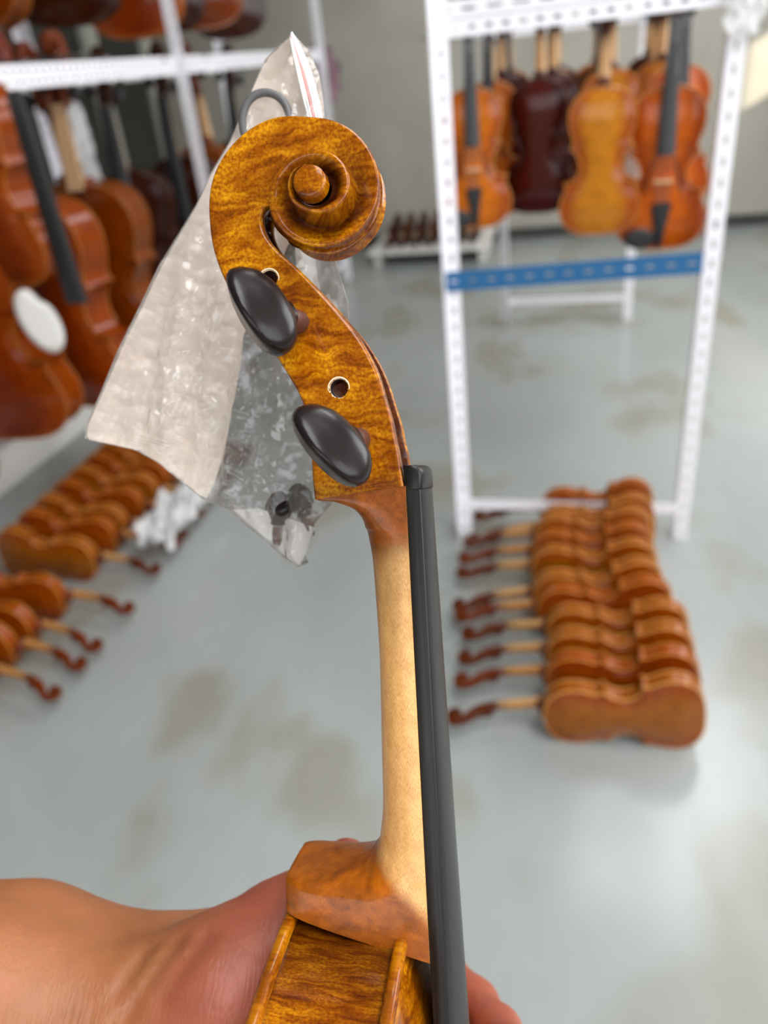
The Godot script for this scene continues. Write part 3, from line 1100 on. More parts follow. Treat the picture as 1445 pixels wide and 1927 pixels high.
func instruments() -> void:
	rng.seed = 7
	var bare := lin(226, 188, 142)
	var head := lin(128, 62, 26)
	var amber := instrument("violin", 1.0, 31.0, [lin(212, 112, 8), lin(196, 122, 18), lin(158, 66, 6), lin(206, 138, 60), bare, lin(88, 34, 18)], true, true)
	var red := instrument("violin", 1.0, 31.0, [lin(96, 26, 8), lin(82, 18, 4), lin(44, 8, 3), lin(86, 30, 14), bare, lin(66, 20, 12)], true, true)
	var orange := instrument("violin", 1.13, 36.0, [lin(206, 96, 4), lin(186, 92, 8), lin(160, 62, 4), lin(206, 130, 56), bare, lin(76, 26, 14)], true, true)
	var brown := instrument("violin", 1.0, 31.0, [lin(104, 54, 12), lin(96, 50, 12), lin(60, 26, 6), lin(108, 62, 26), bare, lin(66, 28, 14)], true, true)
	# right rack, front row
	place(amber, "amber violin with black chin rest, hanging beside the right rack's left front post", "", hung(-0.27, 0.985, -2.30, 0.12))
	place(amber, "golden amber violin hanging with its bare back outwards, front middle of the right rack", "", hung(0.068, 0.962, -2.27, PI, 0.0))
	place(red, "dark red violin hanging back outwards beside the golden amber one", "", hung(-0.098, 0.985, -2.50, PI - 0.1))
	place(orange, "large orange violin with black chin rest beside the right rack's right front post", "", hung(0.232, 0.90, -2.30, -0.06))
	place(orange, "orange violin hanging just behind the large one at the rack's right post", "", hung(0.29, 0.93, -2.66, 0.2))
	# the rows behind
	var z := -2.68
	var lst := [amber, brown, brown, red, brown, orange, amber]
	var kinds := {amber: "amber", brown: "brown", red: "dark red", orange: "orange"}
	var rowname := ["second", "third", "fourth", "fifth", "sixth"]
	for r in 5:
		for c in 4:
			if r == 0 and c == 3:
				continue
			var x := -0.255 + c * 0.172 + rng.randf_range(-0.018, 0.018)
			var pr: Node3D = lst[(r * 5 + c * 3) % lst.size()]
			var y := 0.985 if pr != orange else 0.915
			place(pr, "%s violin, %s outwards, in the right rack's %s row, %s from its left side" % [kinds[pr], "back" if (r + c) % 3 else "front", rowname[r], ["first", "second", "third", "fourth"][c]], "violins deeper in the right rack", hung(x, y, z + rng.randf_range(-0.012, 0.012), PI if (r + c) % 3 else 0.0))
		z -= 0.2 + 0.02 * r
	# the row standing on the floor at the right: on their sides, backs to the viewer, necks to the left
	var fa := instrument("violin", 1.0, 31.0, [lin(160, 90, 12), lin(154, 88, 14), lin(146, 62, 2), lin(224, 160, 76), lin(196, 150, 92), lin(96, 40, 12)], false, false)
	var fb := instrument("violin", 1.0, 31.0, [lin(162, 76, 2), lin(160, 74, 2), lin(132, 50, 1), lin(216, 142, 52), lin(190, 134, 70), lin(108, 46, 10)], false, false)
	var order := ["nearest", "second", "third", "fourth", "fifth", "sixth", "seventh", "eighth", "ninth", "tenth", "eleventh", "twelfth"]
	var onside := Basis(Vector3(0, -1, 0), Vector3(-1, 0, 0), Vector3(0, 0, -1))
	var zz := -1.36
	var xs := [0.315, 0.318, 0.316, 0.314, 0.285, 0.268, 0.262, 0.258, 0.262, 0.272, 0.278]
	for i in 11:
		var b := Basis(Vector3.BACK, deg_to_rad(5.6)) * Basis(Vector3.UP, deg_to_rad(rng.randf_range(-4.5, 4.5) if i else 2.0)) * onside
		var lab: String = "violin standing on its side, %s from the front in the right floor row" % order[i] if i else "nearest violin of the right floor row, on its side with its whole brown back showing"
		place(fa if i % 3 != 1 else fb, lab, "violins on their sides in the right floor row", Transform3D(b, Vector3(xs[i], 0.1085, zz)))
		zz -= 0.088 + (0.012 if i == 3 else 0.0)
	# two rows on the floor at the left, necks to the right
	var side2 := Basis(Vector3(0, 1, 0), Vector3(1, 0, 0), Vector3(0, 0, -1))
	var near_z := [-1.33, -1.43, -1.53, -1.64]
	for i in 4:
		var b := Basis(Vector3.BACK, deg_to_rad(-5.6)) * Basis(Vector3.UP, deg_to_rad(rng.randf_range(-4, 4))) * side2
		place(fb, "glossy orange violin on its side, %s of the near left floor row" % order[i], "violins of the near left floor row", Transform3D(b, Vector3(-1.89 + 0.006 * i, 0.1085, near_z[i])))
	for i in 9:
		var b := Basis(Vector3.BACK, deg_to_rad(-5.6)) * Basis(Vector3.UP, deg_to_rad(rng.randf_range(-3, 3) + 4.0)) * side2
		place(fb if i % 2 else fa, "amber violin on its side, %s of the far left floor row" % order[i], "violins of the far left floor row", Transform3D(b, Vector3(-1.885, 0.1085, -1.86 - 0.108 * i)))
	# cellos of the left rack
	var ca := instrument("cello", 2.13, 112.0, [lin(140, 52, 2), lin(134, 56, 4), lin(160, 68, 8), lin(188, 108, 44), bare, lin(110, 42, 14)], false, true)
	var cb := instrument("cello", 2.13, 112.0, [lin(122, 50, 2), lin(130, 66, 6), lin(126, 54, 4), lin(160, 92, 36), lin(236, 196, 150), lin(116, 48, 14)], false, true)
	var cc := instrument("cello", 2.13, 112.0, [lin(64, 26, 4), lin(60, 22, 4), lin(46, 16, 4), lin(80, 42, 16), bare, lin(60, 24, 10)], false, true)
	var fbm := put("fingerboard", fingerboard_mesh(4, -270.0), M.black, cc)
	fbm.transform = cc.get_node("neck").transform
	place(ca, "large orange-brown cello hanging in the left rack behind the loose black fingerboard", "", hung(-1.80, 0.38, -2.45, -0.2), "cello")
	place(cb, "second orange-brown cello, hanging close behind the nearest large one", "", hung(-1.79, 0.38, -2.78, -0.05), "cello")
	place(cb, "cello with its pale bare neck turned outwards, hanging in the left rack", "", hung(-2.02, 0.37, -3.05, PI), "cello")
	place(cc, "dark brown cello hanging deep in the left rack, left of the white post", "", hung(-1.98, 0.35, -3.42, 0.2), "cello")
	place(cc, "dark cello hanging right behind the left rack's middle post", "", hung(-1.92, 0.36, -3.85, 0.1), "cello")
	place(cb, "amber cello with pale neck hanging beyond the left rack's middle post", "", hung(-1.98, 0.37, -4.35, PI), "cello")
	place(cc, "dark cello farthest along the left rack, hidden by the plastic bag", "", hung(-2.0, 0.35, -4.9, 0.0), "cello")
	place(ca, "orange cello at the photo's left edge under the white foam pad", "", hung(-1.93, 0.37, -2.18, 0.1), "cello")
	place(cb, "cello whose rounded lower end shows at the left edge above the white board", "", hung(-1.86, 0.40, -1.70, PI + 0.1), "cello")
	var small := instrument("cello", 1.62, 90.0, [lin(150, 58, 2), lin(140, 58, 4), lin(170, 74, 8), lin(196, 114, 46), bare, lin(108, 40, 12)], false, true)
	place(small, "smaller orange cello at the photo's left edge, its waist beside the pale card", "", hung(-1.72, 0.92, -2.18, -0.3), "cello")
	var lf := thing("black_fingerboard", "long black fingerboard hanging alone before the large orange-brown cello", "fingerboard")
	var lm := fingerboard_mesh(6, -270.0)
	lm.xform(Transform3D(Basis().scaled(Vector3.ONE * 2.2), Vector3.ZERO))
	put("board", lm, M.black, lf)
	lf.transform = hung(-1.50, 1.465, -2.13, -0.25)
	# upper tier of the left rack: only the lower ends hang into view
	var ups := [[-1.95, -2.35, 0], [-2.05, -2.75, 1], [-1.93, -3.2, 2], [-1.95, -3.8, 0], [-1.98, -4.15, 2], [-1.95, -4.6, 1], [-2.0, -5.1, 2]]
	for i in ups.size():
		var u: Array = ups[i]
		place([ca, cb, cc][u[2]], "%s cello along the left rack's upper tier, only its lower end in view" % order[i], "upper tier cellos of the left rack", hung(u[0], 1.62 + 0.02 * (i % 3), u[1], 0.1 * i), "cello")
	# dark instruments standing along the foot of the back wall
	for i in 7:
		place(brown if i % 2 else red, "%s dark violin from the left in the row at the back wall" % ["first", "second", "third", "fourth", "fifth", "sixth", "seventh"][i], "dark violins by the back wall", Transform3D(Basis(Vector3.UP, PI / 2) * Basis(Vector3.BACK, deg_to_rad(5.6)) * onside, Vector3(-1.42 + i * 0.11, 0.1085 + 0.12, -6.62)))
	var tr := thing("low_trestle", "low pale trestle board under the dark violins at the back wall", "trestle", Vector3(-1.1, 0, -6.45))
	var mb := Mb.new()
	mb.box(Vector3(0, 0.105, 0), Vector3(0.95, 0.03, 0.7))
	put("board", mb, M.white_board, tr)
	for x in [-0.42, 0.42]:
		mb = Mb.new()
		mb.box(Vector3(x, 0.045, 0), Vector3(0.05, 0.09, 0.6))
		put("leg", mb, M.white_board, tr)

# ---------------------------------------------------------------- the held violin
func held_violin() -> void:
	var v := thing("held_violin", "unfinished amber violin with bare neck and black pegs, held up close in a hand", "violin")
	v.transform = fg
	var holes := [[-17.7, 25.5, 1.0, 2.75], [-37.2, 58.7, 1.0, 2.75]]
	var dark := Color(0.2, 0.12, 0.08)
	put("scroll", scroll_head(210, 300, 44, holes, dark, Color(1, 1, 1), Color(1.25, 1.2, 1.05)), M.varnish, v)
	put("neck", neck_mesh(34, 9, lin(158, 92, 10), lin(250, 210, 152)), M.bare, v)
	for h in holes:
		var w := half_width(h[1]) 
		var mb := Mb.new()
		var rows := []
		for q in [[3.3, -0.15], [3.15, 0.04], [2.98, 0.04], [2.7, -0.45], [2.65, -0.9]]:
			var row := PackedVector3Array()
			for k in 40:
				var a := TAU * k / 40.0
				row.append(F(h[0] + cos(a) * q[0], h[1] + sin(a) * q[0], w + q[1]))
			rows.append(row)
		mb.grid(rows, lin(236, 214, 180), null, true, 0)
		var ho := put("peg_hole", mb, M.plain, v)
		ho.set_meta("label", "open peg hole with a pale bevelled rim")
		mb = Mb.new()
		rows = []
		for q in [[2.66, -0.9], [2.6, -4.4]]:
			var row := PackedVector3Array()
			for k in 40:
				var a := TAU * k / 40.0
				row.append(F(h[0] + cos(a) * q[0], h[1] + sin(a) * q[0], w + q[1]))
			rows.append(row)
		mb.grid(rows, lin(40, 26, 16), null, true, 0)
		put("bore", mb, M.plain, ho)
	# pegs: hole, head centre, turn of the flat of the head
	for q in [[Vector3(-29.0, 45.3, 9.2), Vector3(-33.4, 44.4, 33.0), 62.0], [Vector3(-12.6, 10.5, 12.0), Vector3(-15.9, 8.2, 35.0), 51.0]]:
		var pm := peg_meshes(12.0)
		var from: Vector3 = q[0]
		var axis := (F(q[1].x, q[1].y, q[1].z) - F(from.x, from.y, from.z)).normalized()
		# the head's flat runs down to the right in the picture
		var an := deg_to_rad(q[2])
		var wide := F(cos(an), -sin(an), 0).normalized()
		wide = (wide - axis * wide.dot(axis)).normalized()
		var b := Basis(wide, axis, wide.cross(axis))
		var pg := Node3D.new()
		pg.name = "peg"
		v.add_child(pg, true)
		pg.transform = Transform3D(b, F(from.x, from.y, from.z))
		put("shaft", pm[0], M.plain, pg)
		put("thumb_piece", pm[1], M.peg, pg)
	put("fingerboard", fingerboard_mesh(40, -270.0), M.ebony, v)
	# nut
	var nt := Mb.new()
	var rows := []
	for q in [[-4.2, -0.3], [-4.05, 0.05], [0.2, 0.05], [1.4, -0.35], [2.2, -1.2], [2.5, -2.0]]:
		var row := PackedVector3Array()
		var w := 12.3
		var th: float = 4.3 + q[1]
		row.append(F(-0.3, q[0], w - 0.2)); row.append(F(th - 0.6, q[0], w)); row.append(F(th - 0.1, q[0], w - 0.3))
		for k in 11:
			var z := lerpf(w - 1.2, -w + 1.2, k / 10.0)
			row.append(F(th + 0.1 + (sqrt(42.0 * 42.0 - z * z) - sqrt(42.0 * 42.0 - w * w)), q[0], z))
		row.append(F(th - 0.1, q[0], -w + 0.3)); row.append(F(th - 0.6, q[0], -w)); row.append(F(-0.3, q[0], -w + 0.2))
		rows.append(row)
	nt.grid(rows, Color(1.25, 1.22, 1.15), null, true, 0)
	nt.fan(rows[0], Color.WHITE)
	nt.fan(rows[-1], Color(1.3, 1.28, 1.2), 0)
	put("nut", nt, M.ebony, v)
	# body: its own frame has y 355 at the top edge, z 0 at the inner face of the belly
	var ny := Vector2(0.105, 0.9945)      # up the body, in (fx, fy)
	var nf := Vector2(0.9945, -0.105)     # out of its front
	var apex := Vector2(-5.8, -130.0) - nf * 3.6
	var org := apex - ny * 355.0
	var bx := Transform3D(Basis(Vector3(1, 0, 0), Vector3(0, ny.y, ny.x), Vector3(0, nf.y, nf.x)), F(org.x, org.y, 0))
	var one := Color(1, 1, 1)
	var worn := Color(1.3, 1.25, 1.05)
	var scale_uv := func(mb: Mb, k: float) -> Mb:
		for i in mb.t.size():
			mb.t[i] *= k
		return mb
	put("belly", scale_uv.call(plate(420, 1.0, 0.0, 15.0, one, one, worn), 3.4), M.varnish, v).transform = bx
	put("back", scale_uv.call(plate(420, -1.0, -30.0, 15.0, one, one, worn), 3.4), M.varnish, v).transform = bx
	var rb := Mb.new()
	var o := both_sides(inset(outline(420), 3.2))
	var rrows := []
	var ruv := []
	for z in [0.0, -1.5, -15.0, -28.5, -30.0]:
		var row := PackedVector3Array()
		var uu := PackedVector2Array()
		for i in o.size():
			row.append(Vector3(o[i].x, o[i].y, z) * 0.001)
			uu.append(Vector2(z * 0.014, i * 0.03))
		rrows.append(row); ruv.append(uu)
	var rcol := []
	for z in rrows.size():
		var cc := PackedColorArray()
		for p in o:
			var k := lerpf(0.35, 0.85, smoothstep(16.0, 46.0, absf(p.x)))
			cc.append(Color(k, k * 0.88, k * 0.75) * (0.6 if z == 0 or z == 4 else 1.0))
		rcol.append(cc)
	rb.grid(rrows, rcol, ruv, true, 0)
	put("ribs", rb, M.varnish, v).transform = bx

# ---------------------------------------------------------------- plastic bag behind the scroll
const BAG_L := "-34,146; -40,142; -44,139; -48,132; -53,123; -58,114; -65,105; -71,95; -78,86; -86,76; -94,63; -103,49; -110,36; -117,24; -118,19; -99,14; -91,9; -75,-5; -67,-8; -62,-13; -54,-20; -49,-25; -43,-29"
const BAG_R := "-34,146; -29,140; -26,132; -25,123; -25,112; -25,87; -24,70; -21,58; -21,52; -23,32; -27,9; -30,-8; -37,-15; -37,-17; -41,-25; -43,-29"

func x_at(p: Array, y: float) -> float:
	for i in range(1, p.size()):
		if y >= p[i].y:
			return lerpf(p[i].x, p[i - 1].x, clampf((y - p[i].y) / maxf(p[i - 1].y - p[i].y, 0.001), 0, 1))
	return p[-1].x

func sheet(n: int, m: int, l: Array, r: Array, y1: float, y0: float, zf: Callable) -> Mb:
	var mb := Mb.new()
	var rows := []
	var uvs := []
	for i in n + 1:
		var y := lerpf(y1, y0, float(i) / n)
		var a := x_at(l, y)
		var b := x_at(r, y)
		var row := PackedVector3Array()
		var uu := PackedVector2Array()
		for j in m + 1:
			var x := lerpf(a, b, float(j) / m)
			row.append(F(x, y, zf.call(x, y, float(j) / m)))
			uu.append(Vector2(x, y) / 90.0)
		rows.append(row); uvs.append(uu)
	mb.grid(rows, Color.WHITE, uvs, false, 0)
	return mb

func bag() -> void:
	var fn := FastNoiseLite.new()
	fn.seed = 3
	fn.frequency = 0.05
	fn.fractal_octaves = 3
	var ridge := FastNoiseLite.new()
	ridge.seed = 9
	ridge.frequency = 0.018
	ridge.fractal_type = FastNoiseLite.FRACTAL_RIDGED
	ridge.fractal_octaves = 3
	var L := pts(BAG_L)
	var R := pts(BAG_R)
	var fold := func(x: float, y: float) -> float:
		# long folds run down the bag towards its lower corner, with crumples between
		var q := x + (y - 10.0) * -0.28
		return 2.8 * sin(q * 0.19) + 1.6 * sin(q * 0.47 + 0.03 * y) + 2.6 * (ridge.get_noise_2d(q * 2.2, y * 0.5) - 0.3) + 1.6 * fn.get_noise_2d(x * 2.0, y * 2.0)
	var b := thing("plastic_bag", "crumpled clear zip bag hanging behind the held violin's scroll", "plastic bag")
	b.transform = fg
	var front := sheet(220, 150, L, R, 146.0, -29.0, func(x, y, u): return -25.0 + (2.5 + maxf(fold.call(x, y), -2.0)) * sin(PI * u))
	put("front_film", front, M.clear_film, b)
	var rear := sheet(110, 70, L, R, 146.0, -29.0, func(x, y, u): return -25.3 - 12.0 * sin(PI * u) + 0.3 * fold.call(x + 31.0, y + 17.0) * sin(PI * u))
	put("rear_film", rear, M.film, b)
	var lr := pts("-34,146; -29,140; -26,132; -25,123; -25,112; -30,98; -40,80; -50,66; -60,52; -62,38; -67,21; -72,4; -75,-5")
	var ll := pts(BAG_L).slice(0, 18)
	var liner := sheet(140, 90, ll, lr, 145.0, -5.0, func(x, y, u): return -25.5 + sin(PI * clampf((x - x_at(L, y)) / maxf(x_at(R, y) - x_at(L, y), 0.01), 0.0, 1.0)) * (-5.0 + 0.75 * clampf(fold.call(x, y), -5.0, 5.0)) + 0.3 * sin(PI * u) * fn.get_noise_2d(x * 6.0, y * 6.0))
	put("liner", liner, M.liner, b).set_meta("label", "milky inner layer of the bag")
	var fl := sheet(40, 40, pts("-67,-8; -62,-13; -54,-20; -49,-25; -43,-29"), pts("-58,-8; -42,-14; -37,-16; -41,-25; -43,-29"), -8.5, -28.8, func(x, y, u): return -27.0 + 0.8 * fold.call(x, y) * sin(PI * u))
	put("lower_flap", fl, M.milky, b).set_meta("label", "whitish folded lower corner of the bag")
	var br := sheet(60, 40, pts("-38,84; -38,70; -36,62; -24,52"), pts("-25,84; -24,70; -21,58; -21,52"), 83.0, 52.5, func(x, y, u): return -27.2 + 0.6 * fold.call(x, y) * sin(PI * u))  # extra white sheet: its colour stands in for sun on the clear film
	put("painted_sunlit_side", br, M.milky, b).set_meta("label", "added whitish sheet painting the sunlit side of the bag under the scroll")
	# zip: raised parallel ribs along the upper right edge, one of them pink
	for i in 6:
		var mb := Mb.new()
		var path := []
		for k in 12:
			var t := k / 11.0
			var p := Vector2(-34.5 + t * 5.0, 144.0 - t * 29.0).lerp(Vector2(-34.0, 145.5).lerp(Vector2(-25.6, 116.0), t) + Vector2(1.2 * sin(PI * t), 1.6 * sin(PI * t)), i / 5.0)
			path.append(F(p.x, p.y, -24.0 + 1.5 * sin(PI * t) * (1.0 - i / 5.0)))
		var rad := []
		for k in 12:
			rad.append(0.0004)
		tube(mb, path, rad, 6, lin(226, 150, 146) if i == 2 else lin(240, 240, 238))
		var z := put("zip_rib", mb, M.plain, b)
		if i == 2:
			z.set_meta("label", "pink zip line")
	# what lies in the bag
	var loop := Mb.new()
	var path := []
	var rad := []
	for k in 41:
		var a := lerpf(-0.15, PI * 1.25, k / 40.0)
		path.append(F(-44.4 + cos(a) * 8.0, 118.0 + sin(a) * 9.6, -23.6 - 0.6 * sin(a * 2.0)))
		rad.append(0.0013)
	tube(loop, path, rad, 10, lin(92, 90, 90))
	tag(put("tail_cord", loop, M.plain), "dark grey tail cord curled inside the top of the plastic bag", "cord").transform = fg
	for q in [[Vector2(-51.0, -19.0), 0.12, "dark peg lying in the lowest corner of the plastic bag"], [Vector2(-39.5, -16.5), -0.25, "dark peg in the plastic bag nearest the neck of the held violin"]]:
		var pm := peg_meshes(5.0)
		var pg := thing("spare_peg", q[2], "peg")
		pg.transform = (fg * Transform3D(Basis(Vector3(1, 0, 0), q[1]) * Basis(Vector3(0, 1, 0), 0.9), F(q[0].x, q[0].y, -28.5))).scaled_local(Vector3(0.5, 0.5, 0.5))
		put("shaft", pm[0], M.plain, pg)
		put("thumb_piece", pm[1], M.peg, pg)

# ---------------------------------------------------------------- the hand
func person() -> void:
	var cell := 2.1
	var lo := Vector3(-330, -300, -130)
	var hi := Vector3(40, -100, 60)
	var nx := int((hi.x - lo.x) / cell)
	var ny := int((hi.y - lo.y) / cell)
	var nz := int((hi.z - lo.z) / cell)
	var acc := PackedFloat32Array()
	acc.resize(nx * ny * nz)
	var kk := 0.42
	# a bone: from, to, radii; all in held-violin millimetres (fx, fy, fz)
	var bones := [
		[Vector3(-345, -174, 12), Vector3(-150, -167, 12), 40.0, 33.0],
		[Vector3(-345, -172, -14), Vector3(-150, -170, -12), 38.0, 31.0],
		[Vector3(-150, -167, 10), Vector3(-106, -176, 3), 32.0, 25.5],
		[Vector3(-150, -170, -12), Vector3(-106, -177, -16), 31.0, 25.5],
		# thenar and palm
		[Vector3(-106, -176, 3), Vector3(-72, -170, -4), 25.0, 28.0],
		[Vector3(-106, -177, -16), Vector3(-68, -182, -40), 25.0, 25.0],
		[Vector3(-68, -167, -8), Vector3(-55, -157, -18), 27.0, 21.0],
		[Vector3(-68, -182, -40), Vector3(-58, -188, -74), 23.0, 17.0],
		# thumb, over the shoulder of the body behind the heel
		[Vector3(-56, -158, -18), Vector3(-47, -148, -24), 18.0, 12.5],
		[Vector3(-47, -148, -24), Vector3(-37, -138, -26), 11.5, 9.5],
		[Vector3(-37, -137, -26), Vector3(-32.5, -130.5, -26), 9.3, 7.0],
		# knuckles along the back, fingers round the far side, tips on the belly
		[Vector3(-60, -198, -74), Vector3(-54, -210, -104), 12.0, 9.8],
		[Vector3(-54, -210, -104), Vector3(-12, -222, -106), 9.4, 8.8],
		[Vector3(-12, -222, -106), Vector3(4, -222, -86), 8.8, 8.6],
		[Vector3(4, -222, -86), Vector3(14, -214, -60), 8.6, 8.2],
		[Vector3(14, -214, -60), Vector3(19, -205, -41), 8.2, 7.4],
		[Vector3(-62, -227, -74), Vector3(-56, -233, -106), 12.0, 9.8],
		[Vector3(-56, -233, -106), Vector3(-12, -241, -110), 9.4, 9.0],
		[Vector3(-12, -241, -110), Vector3(6, -241, -88), 9.0, 8.6],
		[Vector3(6, -241, -88), Vector3(18, -235, -58), 8.6, 8.2],
		[Vector3(18, -235, -58), Vector3(24, -226, -38), 8.2, 7.6],
		[Vector3(-64, -247, -70), Vector3(-58, -254, -102), 11.5, 9.5],
		[Vector3(-58, -254, -102), Vector3(-12, -261, -106), 9.2, 8.6],
		[Vector3(-12, -261, -106), Vector3(6, -261, -86), 8.6, 8.2],
		[Vector3(6, -261, -86), Vector3(14, -256, -52), 8.2, 7.4],
		[Vector3(-66, -265, -64), Vector3(-60, -272, -92), 10.5, 8.4],
		[Vector3(-60, -272, -92), Vector3(-14, -278, -96), 8.0, 7.4],
		[Vector3(-14, -278, -96), Vector3(4, -278, -78), 7.4, 6.8],
		[Vector3(4, -278, -78), Vector3(10, -273, -50), 6.8, 6.0],
		[Vector3(-98, -178, -16), Vector3(-66, -220, -60), 24.0, 18.0],
		[Vector3(-90, -186, -10), Vector3(-68, -240, -54), 22.0, 15.0],
	]
	for b in bones:
		var p: Vector3 = b[0]
		var q: Vector3 = b[1]
		var r0: float = b[2]
		var r1: float = b[3]
		var m := maxf(r0, r1) + 12.0
		var mn := Vector3(minf(p.x, q.x), minf(p.y, q.y), minf(p.z, q.z)) - Vector3.ONE * m
		var mx := Vector3(maxf(p.x, q.x), maxf(p.y, q.y), maxf(p.z, q.z)) + Vector3.ONE * m
		var d := q - p
		var dd := d.length_squared()
		for ix in range(maxi(0, int((mn.x - lo.x) / cell)), mini(nx, int((mx.x - lo.x) / cell) + 1)):
			for iy in range(maxi(0, int((mn.y - lo.y) / cell)), mini(ny, int((mx.y - lo.y) / cell) + 1)):
				var at := (ix * ny + iy) * nz
				for iz in range(maxi(0, int((mn.z - lo.z) / cell)), mini(nz, int((mx.z - lo.z) / cell) + 1)):
					var s := lo + Vector3(ix, iy, iz) * cell
					var h := clampf((s - p).dot(d) / dd, 0.0, 1.0)
					var dist := s.distance_to(p + d * h) - lerpf(r0, r1, h)
					if dist < 12.0:
						acc[at + iz] += exp(-kk * maxf(dist, -40.0))
	# distance, with the creases at the wrist pressed in
	var creases := [[Vector3(-62, -120, 5), Vector3(-82, -143, 34)], [Vector3(-82, -143, 34), Vector3(-98, -166, 40)], [Vector3(-71, -140, 34), Vector3(-82, -153, 42)], [Vector3(-88, -140, 34), Vector3(-96, -152, 42)]]
	for i in acc.size():
		acc[i] = -log(acc[i]) / kk if acc[i] > 0.0 else 12.0
	for cr in creases:
		var p: Vector3 = cr[0]
		var d: Vector3 = cr[1] - cr[0]
		for ix in range(maxi(0, int((minf(cr[0].x, cr[1].x) - 8 - lo.x) / cell)), mini(nx, int((maxf(cr[0].x, cr[1].x) + 8 - lo.x) / cell))):
			for iy in range(maxi(0, int((minf(cr[0].y, cr[1].y) - 8 - lo.y) / cell)), mini(ny, int((maxf(cr[0].y, cr[1].y) + 8 - lo.y) / cell))):
				for iz in nz:
					var s := lo + Vector3(ix, iy, iz) * cell
					if s.z < 0.0:
						continue
					var h := clampf((Vector2(s.x - p.x, s.y - p.y)).dot(Vector2(d.x, d.y)) / Vector2(d.x, d.y).length_squared(), 0.0, 1.0)
					var dist := Vector2(s.x - p.x - d.x * h, s.y - p.y - d.y * h).length()
					acc[(ix * ny + iy) * nz + iz] += 2.0 * exp(-dist * dist / 5.0)
	# surface nets
	var vert := {}
	var P := PackedVector3Array()
	var st := [ny * nz, nz, 1]
	for ix in nx - 1:
		for iy in ny - 1:
			for iz in nz - 1:
				var i := (ix * ny + iy) * nz + iz
				var a := acc[i]
				if absf(a) > cell * 2.2:
					continue
				var v := [a, acc[i + 1], acc[i + nz], acc[i + nz + 1], acc[i + ny * nz], acc[i + ny * nz + 1], acc[i + ny * nz + nz], acc[i + ny * nz + nz + 1]]
				var neg := 0
				for q in v:
					if q < 0.0:
						neg += 1
				if neg == 0 or neg == 8:
					continue
				var sum := Vector3.ZERO
				var cnt := 0
				for e in [[0, 1], [2, 3], [4, 5], [6, 7], [0, 2], [1, 3], [4, 6], [5, 7], [0, 4], [1, 5], [2, 6], [3, 7]]:
					var va: float = v[e[0]]
					var vb: float = v[e[1]]
					if (va < 0.0) != (vb < 0.0):
						var t := va / (va - vb)
						var pa := Vector3(e[0] >> 2, (e[0] >> 1) & 1, e[0] & 1)
						var pb := Vector3(e[1] >> 2, (e[1] >> 1) & 1, e[1] & 1)
						sum += pa.lerp(pb, t)
						cnt += 1
				vert[i] = P.size()
				P.append(lo + (Vector3(ix, iy, iz) + sum / cnt) * cell)
	var tan := lin(158, 99, 60)
	var pink := lin(160, 84, 62)
	var mb := Mb.new()
	var cols := PackedColorArray()
	var mott := FastNoiseLite.new()
	mott.seed = 21
	mott.frequency = 0.03
	for p in P:
		var k := smoothstep(-94.0, -68.0, p.x + (p.y + 150.0) * -0.5)
		var q := 1.0 + 0.16 * mott.get_noise_3dv(p) + 0.10 * mott.get_noise_3dv(p * 4.0)
		cols.append(tan.lerp(pink, clampf(k + 0.35 * mott.get_noise_3dv(p * 1.7 + Vector3(90, 0, 0)), 0, 1)) * q)
	for i in vert:
		var iz: int = i % nz
		var iy: int = (i / nz) % ny
		var ix: int = i / (ny * nz)
		for ax in 3:
			var o: int = i + st[ax]
			if (acc[i] < 0.0) == (acc[o] < 0.0):
				continue
			var u: int = st[(ax + 1) % 3]
			var w: int = st[(ax + 2) % 3]
			if not (vert.has(i - u) and vert.has(i - w) and vert.has(i - u - w)):
				continue
			var q := [vert[i], vert[i - u], vert[i - u - w], vert[i - w]]
			if acc[i] >= 0.0:
				q.reverse()
			var f := []
			for k in q:
				f.append(F(P[k].x, P[k].y, P[k].z))
			var tx := []
			for k in q:
				tx.append(Vector2(P[k].x, P[k].y + P[k].z) / 40.0)
			mb.tri(f[0], f[1], f[2], cols[q[0]], cols[q[1]], cols[q[2]], tx[0], tx[1], tx[2])
			mb.tri(f[0], f[2], f[3], cols[q[0]], cols[q[2]], cols[q[3]], tx[0], tx[2], tx[3])
	var o := put("person", mb, M.skin)
	o.transform = fg
	tag(o, "bare forearm and hand gripping the body of the held violin from behind", "person")

# ---------------------------------------------------------------- small things
func crumpled(called: String, label: String, category: String, at: Vector3, size: Vector3, sd: int, m: Material) -> void:
	var fn := FastNoiseLite.new()
	fn.seed = sd
	fn.frequency = 1.6
	fn.fractal_octaves = 3
	var mb := Mb.new()
	var rows := []
	for i in 25:
		var row := PackedVector3Array()
		for j in 25:
			var u := j / 24.0 - 0.5
			var v := i / 24.0 - 0.5
			var e := 1.0 + 0.5 * fn.get_noise_2d(atan2(v, u) * 1.2, 3.0)
			row.append(Vector3(u * size.x * e, size.y * (0.5 + 0.9 * fn.get_noise_2d(u * 3.0, v * 3.0)), v * size.z * e))
		rows.append(row)
	mb.grid(rows, Color.WHITE, null, false, 0)
	var o := put(called, mb, m)
	o.position = at
	tag(o, label, category)

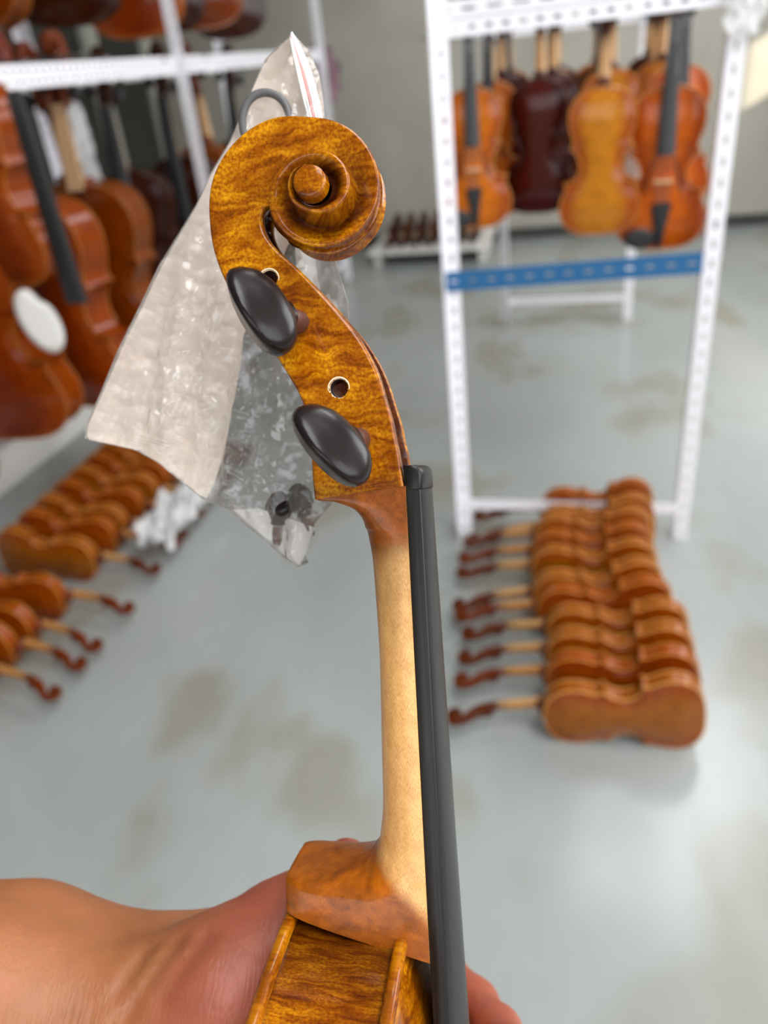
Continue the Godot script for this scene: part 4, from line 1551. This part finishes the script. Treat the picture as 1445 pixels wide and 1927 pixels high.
func hanging_film(called: String, label: String, at: Vector3, w: float, h: float, turn: float, sd: int, m: Material) -> void:
	var fn := FastNoiseLite.new()
	fn.seed = sd
	fn.frequency = 1.4
	var mb := Mb.new()
	var rows := []
	for i in 21:
		var row := PackedVector3Array()
		for j in 17:
			var u := j / 16.0 - 0.5
			var v := i / 20.0
			var ww := w * (0.35 + 0.65 * sin(PI * minf(1.0, v * 0.75 + 0.1))) * (1.0 + 0.35 * fn.get_noise_2d(v * 4.0, signf(u) * 9.0))
			row.append(Vector3(u * ww, -v * h * (1.0 + 0.18 * fn.get_noise_2d(u * 6.0, 4.0)), 0.25 * w * fn.get_noise_2d(u * 5.0, v * 2.0)))
		rows.append(row)
	mb.grid(rows, Color.WHITE, null, false, 0)
	var o := put(called, mb, m)
	o.transform = Transform3D(Basis(Vector3.UP, turn), at)
	tag(o, label, "plastic film")

func small_things() -> void:
	crumpled("plastic_wrap", "crumpled white plastic sheet on the floor among the scrolls of the far left row", "plastic film", Vector3(-1.36, 0.075, -2.12), Vector3(0.15, 0.08, 0.40), 4, M.white_film)
	hanging_film("plastic_wrap", "white plastic film hanging from the top of the right rack's right post", Vector3(0.37, 1.56, -2.19), 0.10, 0.17, 0.3, 5, M.white_film)
	hanging_film("plastic_wrap", "purple plastic bag hanging from the far end of the left rack", Vector3(-1.70, 1.55, -5.80), 0.28, 0.34, 0.2, 6, M.purple_film)
	hanging_film("plastic_wrap", "white plastic sleeve hanging between the necks of the left rack", Vector3(-2.0, 1.42, -3.2), 0.08, 0.36, 0.9, 7, M.white_film)
	var mb := Mb.new()
	mb.box(Vector3.ZERO, Vector3(0.11, 0.19, 0.004))
	var o := put("paper_card", mb, M.white_board)
	o.transform = Transform3D(Basis(Vector3.UP, 0.5), Vector3(-1.84, 0.87, -2.26))
	var pad := Mb.new()
	var ring := []
	for d in [[-0.5, 0.8], [-0.35, 1.0], [0.35, 1.0], [0.5, 0.8]]:
		var row := PackedVector3Array()
		for k in 32:
			var a := TAU * k / 32.0
			var r := 1.0 - 0.22 * exp(-pow((fposmod(a, TAU) - 0.75) / 0.32, 2.0))
			row.append(Vector3(cos(a) * 0.055 * r * d[1], sin(a) * 0.105 * r * d[1], d[0] * 0.03))
		ring.append(row)
	pad.grid(ring, Color.WHITE, null, true, 0)
	pad.fan(ring[0], Color.WHITE)
	pad.fan(ring[-1], Color.WHITE)
	var po := put("foam_pad", pad, M.white_board)
	po.transform = Transform3D(Basis(Vector3.UP, 0.35) * Basis(Vector3.BACK, 0.25), Vector3(-1.62, 0.83, -2.08))
	var pm := pad.commit()
	for q in [[Vector3(-0.345, 1.13, -2.36), 0.55, "white foam pad hanging behind the right rack's left front post"], [Vector3(0.162, 1.10, -2.44), 0.42, "small white foam pad between the golden and the large orange violin"]]:
		var fo := put_mesh("foam_pad", pm, M.white_board)
		fo.transform = Transform3D(Basis(Vector3.UP, 0.2).scaled(Vector3.ONE * q[1]), q[0])
		tag(fo, q[2], "pad")
	tag(po, "white oval foam pad hanging between cellos at the photo's left edge", "pad")
	tag(o, "pale blank card hanging beside the black fingerboard at the left edge", "card")

func _ready() -> void:
	camera_and_light()
	materials()
	room()
	ceiling_panels()
	racks()
	held_violin()
	person()
	bag()
	instruments()
	small_things()
